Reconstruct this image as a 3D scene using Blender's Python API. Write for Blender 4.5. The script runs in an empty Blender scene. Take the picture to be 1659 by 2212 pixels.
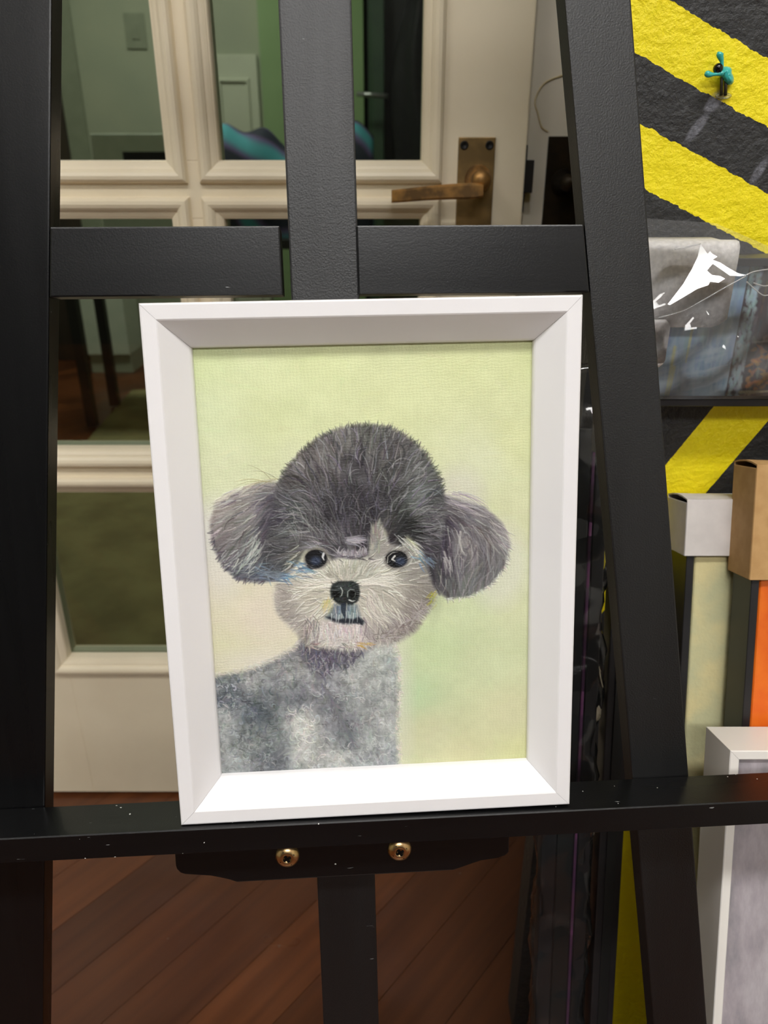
import bpy, bmesh, math, random
import numpy as np
from mathutils import Vector, Matrix

C = bpy.context.scene.collection
SC = bpy.context.scene
PI = math.pi
rnd = random.Random(7)

# ------------------------------------------------------------------ camera
W_PX, H_PX, F_PX = 1659.0, 2212.0, 1662.0
PITCH, CAM_H = math.radians(24.8), 1.05
cam_d = bpy.data.cameras.new('camera')
cam = bpy.data.objects.new('camera', cam_d); C.objects.link(cam)
cam.location = (0, 0, CAM_H)
cam.rotation_euler = (PI/2 - PITCH, 0, 0)
cam_d.sensor_fit = 'HORIZONTAL'; cam_d.sensor_width = 36.0
cam_d.lens = 36.0*F_PX/W_PX
cam_d.clip_start = 0.02
cam_d.dof.use_dof = True; cam_d.dof.focus_distance = 0.50; cam_d.dof.aperture_fstop = 13.0
SC.camera = cam

# ------------------------------------------------------------------ world, exposure
world = bpy.data.worlds.new('world'); SC.world = world; world.use_nodes = True
bgn = world.node_tree.nodes['Background']
bgn.inputs[0].default_value = (1, 1, 1, 1); bgn.inputs[1].default_value = 0.05
SC.view_settings.view_transform = 'Standard'; SC.view_settings.look = 'None'
SC.view_settings.gamma = 1.0; SC.view_settings.use_curve_mapping = False
SC.view_settings.exposure = 0.0
LAMP_MAIN, LAMP_REAR, LAMP_FILL, LAMP_FAR = 33.0, 27.0, 20.0, 27.0
# (x, y, size x, size y, strength): ceiling light panels, the left one added fill; diffuser just under the ceiling
CEIL_Z = 2.6
LAMPS = [(0.26, -0.37, 1.20, 0.20, LAMP_MAIN),
         (0.10, -1.95, 1.20, 0.50, LAMP_REAR), (-1.30, -0.43, 1.20, 0.22, LAMP_FILL)]
FAR_LAMPS = [(-0.9, 3.2, 0.9, 0.3, LAMP_FAR)]

# ------------------------------------------------------------------ photo geometry: pixel ray onto a real plane
_F = Vector((0, math.cos(PITCH), -math.sin(PITCH))); _U = Vector((0, math.sin(PITCH), math.cos(PITCH)))
EYE = Vector((0, 0, CAM_H))
def ray(x, y): return Vector((1, 0, 0))*((x - W_PX/2)/F_PX) - _U*((y - H_PX/2)/F_PX) + _F
def at_y(x, y, Y):
    r = ray(x, y); return EYE + r*(Y/r.y)
def at_plane(x, y, p, n):
    r = ray(x, y); return EYE + r*(((p - EYE).dot(n))/r.dot(n))

# ------------------------------------------------------------------ material helpers
def srgb(r, g, b):
    def f(c):
        c = c/255.0
        return c/12.92 if c <= 0.04045 else ((c + 0.055)/1.055)**2.4
    return (f(r), f(g), f(b), 1.0)
class NT:
    def __init__(s, m): s.t = m.node_tree; s.n = s.t.nodes; s.l = s.t.links
    def new(s, typ, **kw):
        nd = s.n.new(typ)
        for k, v in kw.items():
            if k.startswith('i_'):
                key = k[2:]; key = int(key) if key.isdigit() else key.replace('_', ' ')
                nd.inputs[key].default_value = v
            else: setattr(nd, k, v)
        return nd
    def link(s, a, b): s.l.new(a, b)
    def math(s, op, a, b=None, clamp=False):
        nd = s.n.new('ShaderNodeMath'); nd.operation = op; nd.use_clamp = clamp
        for k, v in enumerate((a, b)):
            if v is None: continue
            if isinstance(v, (int, float)): nd.inputs[k].default_value = v
            else: s.l.new(v, nd.inputs[k])
        return nd.outputs[0]
    def mix(s, fac, a, b):
        nd = s.n.new('ShaderNodeMix'); nd.data_type = 'RGBA'
        for k, v in ((0, fac), (6, a), (7, b)):
            if isinstance(v, (int, float)): nd.inputs[k].default_value = v
            elif isinstance(v, tuple): nd.inputs[k].default_value = v
            else: s.l.new(v, nd.inputs[k])
        return nd.outputs[2]
def base_mat(name, col, rough=0.5, metal=0.0, spec=0.5):
    m = bpy.data.materials.new(name); m.use_nodes = True
    nt = NT(m); b = nt.n['Principled BSDF']
    b.inputs['Base Color'].default_value = col; b.inputs['Roughness'].default_value = rough
    b.inputs['Metallic'].default_value = metal; b.inputs['Specular IOR Level'].default_value = spec
    return m, nt, b
def noise_mat(name, c1, c2, scale=20, rough=0.5, metal=0.0, spec=0.5, bump=0.0, bscale=80, stretch=(1, 1, 1), detail=5, bdist=0.001, lo=0.35, hi=0.65, rough2=None):
    m, nt, b = base_mat(name, c1, rough, metal, spec)
    tc = nt.new('ShaderNodeTexCoord'); mp = nt.new('ShaderNodeMapping'); mp.inputs['Scale'].default_value = stretch
    nt.link(tc.outputs['Object'], mp.inputs[0])
    nz = nt.new('ShaderNodeTexNoise', i_Scale=scale, i_Detail=detail); nt.link(mp.outputs[0], nz.inputs['Vector'])
    mr = nt.new('ShaderNodeMapRange'); mr.inputs[1].default_value = lo; mr.inputs[2].default_value = hi
    nt.link(nz.outputs['Fac'], mr.inputs[0])
    nt.link(nt.mix(mr.outputs[0], c1, c2), b.inputs['Base Color'])
    if rough2 is not None:
        r = nt.new('ShaderNodeMapRange'); r.inputs[1].default_value = lo; r.inputs[2].default_value = hi
        r.inputs[3].default_value = rough; r.inputs[4].default_value = rough2
        nt.link(nz.outputs['Fac'], r.inputs[0]); nt.link(r.outputs[0], b.inputs['Roughness'])
    if bump:
        n2 = nt.new('ShaderNodeTexNoise', i_Scale=bscale, i_Detail=4.0); nt.link(mp.outputs[0], n2.inputs['Vector'])
        bp = nt.new('ShaderNodeBump', i_Strength=bump, i_Distance=bdist); nt.link(n2.outputs['Fac'], bp.inputs['Height'])
        nt.link(bp.outputs[0], b.inputs['Normal'])
    return m

def black_wood_mat(name='black_painted_wood', r0=0.36, r1=0.5, bump=0.55, stretch=(1, 1, 0.08), spec=0.6):
    "satin black stained wood: long grain, fine tooth, sparse pale scuffs"
    m, nt, b = base_mat(name, srgb(26, 26, 27), 0.5, 0, spec)
    tc = nt.new('ShaderNodeTexCoord')
    mp = nt.new('ShaderNodeMapping'); mp.inputs['Scale'].default_value = stretch
    nt.link(tc.outputs['Object'], mp.inputs[0])
    g = nt.new('ShaderNodeTexNoise', i_Scale=150.0, i_Detail=5.0); nt.link(mp.outputs[0], g.inputs['Vector'])
    f = nt.new('ShaderNodeTexNoise', i_Scale=900.0, i_Detail=3.0); nt.link(tc.outputs['Object'], f.inputs['Vector'])
    big = nt.new('ShaderNodeTexNoise', i_Scale=22.0, i_Detail=3.0); nt.link(mp.outputs[0], big.inputs['Vector'])
    # scuffs
    s = nt.new('ShaderNodeTexNoise', i_Scale=260.0, i_Detail=2.0)
    mp2 = nt.new('ShaderNodeMapping'); mp2.inputs['Scale'].default_value = (0.25, 1, 1.4)
    nt.link(tc.outputs['Object'], mp2.inputs[0]); nt.link(mp2.outputs[0], s.inputs['Vector'])
    sr = nt.new('ShaderNodeMapRange'); sr.inputs[1].default_value = 0.765; sr.inputs[2].default_value = 0.80
    nt.link(s.outputs['Fac'], sr.inputs[0])
    c1 = nt.mix(g.outputs['Fac'], srgb(7, 7, 8), srgb(15, 15, 16))
    nt.link(nt.mix(sr.outputs[0], c1, srgb(140, 140, 140)), b.inputs['Base Color'])
    rr = nt.new('ShaderNodeMapRange'); rr.inputs[1].default_value = 0.35; rr.inputs[2].default_value = 0.65
    rr.inputs[3].default_value = r0; rr.inputs[4].default_value = r1
    nt.link(big.outputs['Fac'], rr.inputs[0]); nt.link(rr.outputs[0], b.inputs['Roughness'])
    h = nt.math('ADD', nt.math('MULTIPLY', g.outputs['Fac'], 0.22), nt.math('MULTIPLY', f.outputs['Fac'], 0.55))
    bp = nt.new('ShaderNodeBump', i_Strength=bump, i_Distance=0.0006); nt.link(h, bp.inputs['Height'])
    nt.link(bp.outputs[0], b.inputs['Normal'])
    return m

def stripe_wall_mat():
    "rough plaster painted with yellow and black zigzag bands; each band is paint on the wall"
    m, nt, b = base_mat('zigzag_plaster', srgb(240, 220, 20), 0.5)
    tc = nt.new('ShaderNodeTexCoord'); sp = nt.new('ShaderNodeSeparateXYZ')
    n1 = nt.new('ShaderNodeTexNoise', i_Scale=160.0, i_Detail=4.0); nt.link(tc.outputs['Object'], n1.inputs['Vector'])
    wob = nt.math('MULTIPLY', nt.math('SUBTRACT', n1.outputs['Fac'], 0.5), 0.0036)
    nt.link(tc.outputs['Object'], sp.inputs[0])
    x = nt.math('ADD', sp.outputs['X'], wob); z = nt.math('ADD', sp.outputs['Z'], wob)
    q = nt.math('ADD', z, nt.math('MULTIPLY', x, 0.46))
    fr = nt.math('FRACT', nt.math('DIVIDE', nt.math('SUBTRACT', q, 1.109 - 0.08*20), 0.0805))
    up = nt.math('LESS_THAN', fr, 0.5)
    r = nt.math('SUBTRACT', x, nt.math('DIVIDE', nt.math('SUBTRACT', z, 0.856), 1.62))
    b1 = nt.math('MULTIPLY', nt.math('GREATER_THAN', r, 0.282), nt.math('LESS_THAN', r, 0.339))
    b2 = nt.math('MULTIPLY', nt.math('GREATER_THAN', r, 0.47), nt.math('GREATER_THAN', nt.math('ADD', x, nt.math('MULTIPLY', z, 0.075)), 0.2865))
    low = nt.math('MAXIMUM', b1, b2)
    isup = nt.math('MULTIPLY', nt.math('GREATER_THAN', z, 0.875), nt.math('GREATER_THAN', nt.math('ADD', x, nt.math('MULTIPLY', z, 0.25)), 0.4205))
    yel = nt.math('ADD', nt.math('MULTIPLY', up, isup), nt.math('MULTIPLY', low, nt.math('SUBTRACT', 1.0, isup)))
    ycol = nt.mix(n1.outputs['Fac'], srgb(250, 226, 6), srgb(255, 238, 22))
    bcol = nt.mix(n1.outputs['Fac'], srgb(30, 30, 31), srgb(58, 58, 58))
    # glue smears below the figurine (worn into the paint)
    def smear(cx, cz, ang, la, lb):
        dx = nt.math('SUBTRACT', sp.outputs['X'], cx); dz = nt.math('SUBTRACT', sp.outputs['Z'], cz)
        ca, sa = math.cos(ang), math.sin(ang)
        u = nt.math('ADD', nt.math('MULTIPLY', dx, ca/la), nt.math('MULTIPLY', dz, sa/la))
        v = nt.math('ADD', nt.math('MULTIPLY', dx, -sa/lb), nt.math('MULTIPLY', dz, ca/lb))
        d = nt.math('ADD', nt.math('MULTIPLY', u, u), nt.math('MULTIPLY', v, v))
        return nt.math('MULTIPLY', nt.math('SUBTRACT', 1.0, d, clamp=True), 1.6, clamp=True)
    sm = nt.math('MAXIMUM', smear(0.2410, 1.0862, 0.95, 0.0105, 0.0055), smear(0.2310, 1.0690, 0.95, 0.013, 0.0042))
    sm = nt.math('MAXIMUM', sm, smear(0.283, 1.040, 1.1, 0.012, 0.004))
    n3 = nt.new('ShaderNodeTexNoise', i_Scale=700.0, i_Detail=2.0); nt.link(tc.outputs['Object'], n3.inputs['Vector'])
    smf = nt.math('MULTIPLY', nt.math('MULTIPLY', sm, n3.outputs['Fac']), 0.95, clamp=True)
    col = nt.mix(smf, nt.mix(yel, bcol, ycol), srgb(128, 128, 138))
    nt.link(col, b.inputs['Base Color'])
    n2 = nt.new('ShaderNodeTexNoise', i_Scale=230.0, i_Detail=4.0, i_Roughness=0.6); nt.link(tc.outputs['Object'], n2.inputs['Vector'])
    n4 = nt.new('ShaderNodeTexNoise', i_Scale=60.0, i_Detail=2.0); nt.link(tc.outputs['Object'], n4.inputs['Vector'])
    hh = nt.math('ADD', n2.outputs['Fac'], nt.math('MULTIPLY', n4.outputs['Fac'], 1.2))
    bp = nt.new('ShaderNodeBump', i_Strength=0.75, i_Distance=0.0022); nt.link(hh, bp.inputs['Height'])
    nt.link(bp.outputs[0], b.inputs['Normal'])
    b.inputs['Roughness'].default_value = 0.52
    return m

def thin_glass_mat(name, tint, refl_rough=0.0, haze=0.0, haze_col=(0.8, 0.8, 0.8, 1)):
    m = bpy.data.materials.new(name); m.use_nodes = True
    nt = NT(m); nt.n.remove(nt.n['Principled BSDF']); out = nt.n['Material Output']
    tr = nt.new('ShaderNodeBsdfTransparent'); tr.inputs[0].default_value = tint
    gl = nt.new('ShaderNodeBsdfGlossy'); gl.inputs['Roughness'].default_value = refl_rough
    fr = nt.new('ShaderNodeFresnel', i_IOR=1.5)
    mx = nt.new('ShaderNodeMixShader'); nt.link(fr.outputs[0], mx.inputs[0]); nt.link(tr.outputs[0], mx.inputs[1]); nt.link(gl.outputs[0], mx.inputs[2])
    last = mx
    if haze:
        df = nt.new('ShaderNodeBsdfDiffuse'); df.inputs[0].default_value = haze_col
        m2 = nt.new('ShaderNodeMixShader'); m2.inputs[0].default_value = haze
        nt.link(mx.outputs[0], m2.inputs[1]); nt.link(df.outputs[0], m2.inputs[2]); last = m2
    nt.link(last.outputs[0], out.inputs['Surface'])
    return m

def emit_mat(name, strength, col=(1, 1, 1, 1)):
    m = bpy.data.materials.new(name); m.use_nodes = True
    nt = NT(m); nt.n.remove(nt.n['Principled BSDF'])
    e = nt.new('ShaderNodeEmission'); e.inputs[0].default_value = col; e.inputs[1].default_value = strength
    nt.link(e.outputs[0], nt.n['Material Output'].inputs['Surface'])
    return m

def vcol_mat(name, rough=0.45, weave=0.0, pitch=0.0021, spec=0.35):
    "oil paint: pigment per vertex, canvas weave as fine relief"
    m, nt, b = base_mat(name, (1, 1, 1, 1), rough, 0, spec)
    at = nt.new('ShaderNodeAttribute', attribute_name='paint'); nt.link(at.outputs['Color'], b.inputs['Base Color'])
    if weave:
        tc = nt.new('ShaderNodeTexCoord'); sp = nt.new('ShaderNodeSeparateXYZ')
        nz = nt.new('ShaderNodeTexNoise', i_Scale=210.0, i_Detail=3.0); nt.link(tc.outputs['Object'], nz.inputs['Vector'])
        nt.link(tc.outputs['Object'], sp.inputs[0])
        wob = nt.math('MULTIPLY', nz.outputs['Fac'], 0.0042)
        u = nt.math('MULTIPLY', nt.math('ADD', sp.outputs['X'], wob), PI/pitch)
        v = nt.math('MULTIPLY', nt.math('ADD', sp.outputs['Z'], wob), PI/(pitch*0.85))
        su, sv = nt.math('SINE', u), nt.math('SINE', v)
        par = nt.math('MULTIPLY', su, sv)
        a1 = nt.math('MULTIPLY', nt.math('ABSOLUTE', su), nt.math('ADD', 0.55, nt.math('MULTIPLY', par, 0.45)))
        a2 = nt.math('MULTIPLY', nt.math('ABSOLUTE', sv), nt.math('SUBTRACT', 0.55, nt.math('MULTIPLY', par, 0.45)))
        h = nt.math('MAXIMUM', a1, a2)
        n2 = nt.new('ShaderNodeTexNoise', i_Scale=1500.0, i_Detail=2.0); nt.link(tc.outputs['Object'], n2.inputs['Vector'])
        h = nt.math('ADD', h, nt.math('MULTIPLY', n2.outputs['Fac'], 0.5))
        bp = nt.new('ShaderNodeBump', i_Strength=weave, i_Distance=0.0004); nt.link(h, bp.inputs['Height'])
        nt.link(bp.outputs[0], b.inputs['Normal'])
    return m

M = {}
M['black_wood'] = black_wood_mat()
M['black_wood_smooth'] = black_wood_mat('black_painted_wood_smooth', 0.26, 0.32, 0.12, spec=0.42)
M['black_wood_cross'] = black_wood_mat('black_painted_crossgrain', 0.27, 0.33, 0.16, (0.08, 1, 1), 0.45)
M['stripe_wall'] = stripe_wall_mat()
M['white_frame'] = noise_mat('white_lacquer', srgb(236, 234, 236), srgb(240, 238, 240), 8, 0.16, spec=0.5, bump=0.05, bscale=420, bdist=0.0006)
M['white_frame2'] = noise_mat('white_satin', srgb(236, 232, 226), srgb(240, 236, 230), 8, 0.35)
M['door_paint'] = noise_mat('cream_gloss_paint', srgb(242, 229, 202), srgb(236, 222, 194), 9, 0.35, bump=0.05, bscale=60)
M['door_paint_grey'] = noise_mat('greyed_white_paint', srgb(238, 230, 214), srgb(230, 222, 206), 9, 0.4)
M['glass'] = thin_glass_mat('pane_glass', (0.84, 0.88, 0.80, 1))
M['film'] = thin_glass_mat('clear_film', (0.97, 0.975, 0.975, 1), 0.05, 0.09)
M['film_dark'] = thin_glass_mat('clear_wrapping_film', (0.86, 0.87, 0.87, 1), 0.07, 0.01)
M['brass'] = noise_mat('aged_bronze', srgb(196, 146, 84), srgb(120, 92, 58), 40, 0.38, 0.65, bump=0.1, bscale=300, rough2=0.5, lo=0.42, hi=0.62)
M['brass_plate'] = noise_mat('aged_bronze_plate', srgb(156, 126, 78), srgb(118, 96, 60), 30, 0.46, 0.6, bump=0.06, bscale=300)
M['brass_shaded'] = noise_mat('shaded_bronze', srgb(52, 42, 28), srgb(34, 28, 20), 30, 0.45, 0.7)  # bronze darkened to paint in the shade on the second leaf
M['dark_metal'] = noise_mat('dark_steel', srgb(40, 38, 36), srgb(28, 27, 26), 30, 0.5, 0.5)
M['screw'] = noise_mat('yellow_zinc', srgb(226, 186, 140), srgb(200, 170, 110), 120, 0.28, 1.0)
M['teal'] = noise_mat('teal_plastic', srgb(60, 178, 172), srgb(70, 190, 182), 60, 0.15)
M['black_gloss'] = noise_mat('black_bead', srgb(14, 14, 14), srgb(18, 18, 18), 30, 0.12)
M['leg_grey'] = noise_mat('dark_wire', srgb(70, 62, 46), srgb(48, 44, 38), 80, 0.45)
M['white_card'] = noise_mat('white_card', srgb(226, 220, 216), srgb(216, 210, 206), 60, 0.75, bump=0.05, bscale=200)
M['brown_card'] = noise_mat('brown_card', srgb(196, 156, 104), srgb(184, 144, 92), 90, 0.8, bump=0.05, bscale=200)
M['card_inner'] = noise_mat('card_inner', srgb(70, 58, 30), srgb(60, 50, 28), 60, 0.8)
M['black_edge'] = noise_mat('black_frame_edge', srgb(34, 33, 35), srgb(26, 26, 28), 40, 0.42)
M['cream_canvas'] = noise_mat('cream_impasto', srgb(206, 204, 160), srgb(226, 214, 160), 26, 0.6, bump=0.35, bscale=190, lo=0.4, hi=0.62, bdist=0.002)
M['orange_canvas'] = noise_mat('orange_paint', srgb(240, 120, 26), srgb(225, 96, 14), 40, 0.5, bump=0.1, bscale=120)
M['foam'] = noise_mat('grey_foam', srgb(226, 222, 221), srgb(204, 200, 200), 300, 0.75, bump=0.5, bscale=340, bdist=0.0012)
M['purple_edge'] = noise_mat('purple_paint', srgb(104, 60, 96), srgb(84, 46, 82), 40, 0.5)
M['string'] = noise_mat('pale_string', srgb(222, 206, 160), srgb(206, 190, 146), 80, 0.6)
M['wall_paint'] = noise_mat('pale_wall', srgb(214, 212, 206), srgb(208, 206, 200), 4, 0.8, bump=0.1, bscale=120)
M['wall_dark'] = noise_mat('charcoal_wall', srgb(40, 40, 40), srgb(48, 48, 48), 20, 0.7, bump=0.3, bscale=150)
M['ceiling'] = noise_mat('ceiling_paint', srgb(224, 224, 222), srgb(218, 218, 216), 4, 0.85)
M['green_wall'] = noise_mat('sage_green_wall', srgb(140, 166, 120), srgb(132, 158, 112), 3, 0.8)
M['pale_green_wall'] = noise_mat('pale_grey_green_wall', srgb(168, 172, 150), srgb(158, 164, 144), 3, 0.8)
M['far_white'] = noise_mat('off_white_paint', srgb(196, 200, 180), srgb(188, 192, 172), 4, 0.6)
M['dark_brown'] = noise_mat('dark_brown_wood', srgb(58, 46, 34), srgb(44, 36, 28), 12, 0.6, stretch=(1, 1, 0.1))
M['dark_green'] = noise_mat('dark_green_paint', srgb(56, 80, 58), srgb(48, 70, 52), 8, 0.5)
M['near_black'] = noise_mat('near_black_paint', srgb(24, 26, 26), srgb(18, 20, 20), 8, 0.5)
M['bag'] = noise_mat('black_nylon', srgb(38, 38, 40), srgb(30, 30, 32), 30, 0.4, bump=0.3, bscale=25, bdist=0.01)
M['rug'] = noise_mat('olive_rug', srgb(146, 140, 96), srgb(120, 114, 76), 7, 0.95, bump=0.3, bscale=260, detail=6)
M['rod'] = noise_mat('grey_steel', srgb(170, 172, 172), srgb(150, 152, 152), 40, 0.3, 0.8)
M['box_paper'] = noise_mat('pale_box', srgb(214, 222, 206), srgb(204, 214, 198), 20, 0.8)
M['switch'] = noise_mat('switch_plastic', srgb(142, 148, 128), srgb(134, 140, 120), 20, 0.5)

def textile_mat():
    m, nt, b = base_mat('teal_violet_textile', (1, 1, 1, 1), 0.85)
    tc = nt.new('ShaderNodeTexCoord')
    wv = nt.new('ShaderNodeTexWave', i_Scale=2.6, i_Distortion=5.0, i_Detail=2.0); wv.bands_direction = 'DIAGONAL'
    nt.link(tc.outputs['Object'], wv.inputs['Vector'])
    rp = nt.new('ShaderNodeValToRGB'); nt.link(wv.outputs['Fac'], rp.inputs[0])
    e = rp.color_ramp.elements; e[0].color = srgb(30, 36, 52); e[0].position = 0.2
    e[1].color = srgb(70, 150, 160); e[1].position = 0.95
    e2 = e.new(0.5); e2.color = srgb(92, 78, 120)
    nt.link(rp.outputs[0], b.inputs['Base Color'])
    return m
M['textile'] = textile_mat()

def plank_mat():
    m, nt, b = base_mat('varnished_red_brown_board', srgb(70, 36, 22), 0.26)
    tc = nt.new('ShaderNodeTexCoord'); oi = nt.new('ShaderNodeObjectInfo')
    mp = nt.new('ShaderNodeMapping'); mp.inputs['Rotation'].default_value = (0, 0, -math.radians(50)); mp.inputs['Scale'].default_value = (0.7, 14, 1)
    vr = nt.new('ShaderNodeMapping'); vr.vector_type = 'TEXTURE'; vr.inputs['Rotation'].default_value = (0, 0, math.radians(50))
    nt.link(tc.outputs['Object'], vr.inputs[0])
    mp.inputs['Rotation'].default_value = (0, 0, 0); nt.link(vr.outputs[0], mp.inputs[0])
    nz = nt.new('ShaderNodeTexNoise', i_Scale=3.0, i_Detail=6.0); nt.link(mp.outputs[0], nz.inputs['Vector'])
    c = nt.mix(nz.outputs['Fac'], srgb(58, 28, 16), srgb(140, 82, 44))
    c2 = nt.mix(nt.math('MULTIPLY', oi.outputs['Random'], 0.6), c, srgb(44, 23, 17))
    sp = nt.new('ShaderNodeTexNoise', i_Scale=55.0, i_Detail=1.0); nt.link(tc.outputs['Object'], sp.inputs['Vector'])
    mr = nt.new('ShaderNodeMapRange'); mr.inputs[1].default_value = 0.78; mr.inputs[2].default_value = 0.82
    nt.link(sp.outputs['Fac'], mr.inputs[0])
    nt.link(nt.mix(mr.outputs[0], c2, srgb(120, 110, 100)), b.inputs['Base Color'])
    n3 = nt.new('ShaderNodeTexNoise', i_Scale=6.0, i_Detail=2.0); nt.link(tc.outputs['Object'], n3.inputs['Vector'])
    r = nt.new('ShaderNodeMapRange'); r.inputs[3].default_value = 0.2; r.inputs[4].default_value = 0.42; nt.link(n3.outputs['Fac'], r.inputs[0])
    nt.link(r.outputs[0], b.inputs['Roughness'])
    return m
M['plank'] = plank_mat()

def grey_canvas_mat():
    m, nt, b = base_mat('grey_violet_abstract', (1, 1, 1, 1), 0.55)
    tc = nt.new('ShaderNodeTexCoord'); mp = nt.new('ShaderNodeMapping'); mp.inputs['Scale'].default_value = (1, 1, 0.35)
    nt.link(tc.outputs['Object'], mp.inputs[0])
    a = nt.new('ShaderNodeTexNoise', i_Scale=34.0, i_Detail=7.0, i_Roughness=0.65); nt.link(mp.outputs[0], a.inputs['Vector'])
    rp = nt.new('ShaderNodeValToRGB'); nt.link(a.outputs['Fac'], rp.inputs[0])
    e = rp.color_ramp.elements; e[0].color = srgb(128, 128, 132); e[0].position = 0.3
    e[1].color = srgb(196, 192, 196); e[1].position = 0.72
    e2 = e.new(0.5); e2.color = srgb(168, 160, 166)
    nt.link(rp.outputs[0], b.inputs['Base Color'])
    n2 = nt.new('ShaderNodeTexNoise', i_Scale=260.0, i_Detail=3.0); nt.link(mp.outputs[0], n2.inputs['Vector'])
    bp = nt.new('ShaderNodeBump', i_Strength=0.3, i_Distance=0.001); nt.link(n2.outputs['Fac'], bp.inputs['Height'])
    nt.link(bp.outputs[0], b.inputs['Normal'])
    return m
M['grey_canvas'] = grey_canvas_mat()

# ------------------------------------------------------------------ object helpers
def empty(name, mat4, label, cat, kind=None, group=None):
    o = bpy.data.objects.new(name, None); C.objects.link(o)
    o.empty_display_size = 0.02
    o.matrix_world = mat4 if isinstance(mat4, Matrix) else Matrix.Translation(Vector(mat4))
    tag(o, label, cat, kind, group); return o
def tag(o, label, cat, kind=None, group=None):
    if label: o['label'] = label
    if cat: o['category'] = cat
    if kind: o['kind'] = kind
    if group: o['group'] = group
    return o
def obj(name, bm, mat, parent=None, smooth=False):
    bmesh.ops.recalc_face_normals(bm, faces=bm.faces)
    me = bpy.data.meshes.new(name); bm.to_mesh(me); bm.free()
    if mat: me.materials.append(mat)
    if smooth:
        for p in me.polygons: p.use_smooth = True
    o = bpy.data.objects.new(name, me); C.objects.link(o)
    if parent is not None: o.parent = parent
    return o
def frame_matrix(origin, ex, ey, ez):
    m = Matrix((ex, ey, ez)).transposed().to_4x4(); m.translation = origin; return m
def add_prism(bm, poly, y0, y1, bev=0.0, seg=2):
    "polygon in (x, z), extruded along y"
    f = [bm.verts.new((p[0], y0, p[1])) for p in poly]; k = [bm.verts.new((p[0], y1, p[1])) for p in poly]
    n = len(poly); fs = [bm.faces.new(f), bm.faces.new(k[::-1])]
    for i in range(n): fs.append(bm.faces.new((f[i], k[i], k[(i+1) % n], f[(i+1) % n])))
    if bev:
        es = list({e for fc in fs for e in fc.edges})
        bmesh.ops.bevel(bm, geom=es, offset=bev, segments=seg, profile=0.6, affect='EDGES')
def prism(poly, y0, y1, bev=0.0, seg=2):
    bm = bmesh.new(); add_prism(bm, poly, y0, y1, bev, seg); return bm
def add_box(bm, x0, x1, y0, y1, z0, z1, bev=0.0, seg=2):
    add_prism(bm, [(x0, z0), (x1, z0), (x1, z1), (x0, z1)], y0, y1, bev, seg)
def box(*a, **k):
    bm = bmesh.new(); add_box(bm, *a, **k); return bm
def add_tube(bm, pts, rad, seg=10, caps=True):
    pts = [Vector(p) for p in pts]; n = len(pts)
    rads = rad if isinstance(rad, (list, tuple)) else [rad]*n
    rings = []; up = None
    for i, p in enumerate(pts):
        t = (pts[min(i+1, n-1)] - pts[max(i-1, 0)]).normalized()
        if up is None:
            up = Vector((0, 0, 1)) if abs(t.z) < 0.9 else Vector((1, 0, 0))
        a = t.cross(up).normalized(); b2 = a.cross(t).normalized(); up = b2
        rings.append([bm.verts.new(p + (a*math.cos(2*PI*k/seg) + b2*math.sin(2*PI*k/seg))*rads[i]) for k in range(seg)])
    for i in range(n-1):
        for k in range(seg):
            bm.faces.new((rings[i][k], rings[i][(k+1) % seg], rings[i+1][(k+1) % seg], rings[i+1][k]))
    if caps:
        bm.faces.new(rings[0][::-1]); bm.faces.new(rings[-1])
def tube(*a, **k):
    bm = bmesh.new(); add_tube(bm, *a, **k); return bm
def add_lathe(bm, prof, axis_o, ex, ey, ez, seg=24):
    "prof: (radius, height along ez)"
    rings = []
    for r, hgt in prof:
        if r < 1e-6: rings.append([bm.verts.new(axis_o + ez*hgt)])
        else: rings.append([bm.verts.new(axis_o + ez*hgt + (ex*math.cos(2*PI*k/seg) + ey*math.sin(2*PI*k/seg))*r) for k in range(seg)])
    for a, b in zip(rings, rings[1:]):
        for k in range(seg):
            if len(a) == 1: bm.faces.new((a[0], b[k], b[(k+1) % seg]))
            elif len(b) == 1: bm.faces.new((a[k], a[(k+1) % seg], b[0]))
            else: bm.faces.new((a[k], a[(k+1) % seg], b[(k+1) % seg], b[k]))
X, Y_, Z = Vector((1, 0, 0)), Vector((0, 1, 0)), Vector((0, 0, 1))

# ================================================================== SETTING
# floor: diagonal boards, each its own part
FX0, FX1, FY0, FY1 = -2.2, 1.5, -2.6, 4.4
floor = obj('floor', box(FX0, FX1, FY0, FY1, -0.06, -0.0125), M['dark_brown'])
tag(floor, 'dark red-brown varnished board floor laid diagonally', 'floor', 'structure')
def clip(poly, x0, x1, y0, y1):
    def cut(ps, f, inter):
        out = []
        for i, p in enumerate(ps):
            q = ps[(i+1) % len(ps)]
            if f(p): out.append(p)
            if f(p) != f(q): out.append(inter(p, q))
        return out
    def ix(c): return lambda p, q: (c, p[1] + (q[1]-p[1])*(c-p[0])/(q[0]-p[0]))
    def iy(c): return lambda p, q: (p[0] + (q[0]-p[0])*(c-p[1])/(q[1]-p[1]), c)
    for f, g in ((lambda p: p[0] >= x0, ix(x0)), (lambda p: p[0] <= x1, ix(x1)), (lambda p: p[1] >= y0, iy(y0)), (lambda p: p[1] <= y1, iy(y1))):
        poly = cut(poly, f, g)
        if len(poly) < 3: return []
    return poly
dirv = (math.cos(math.radians(50)), math.sin(math.radians(50))); nrm = (-dirv[1], dirv[0])
PW, PL, GAP = 0.088, 2.3, 0.0004
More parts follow.
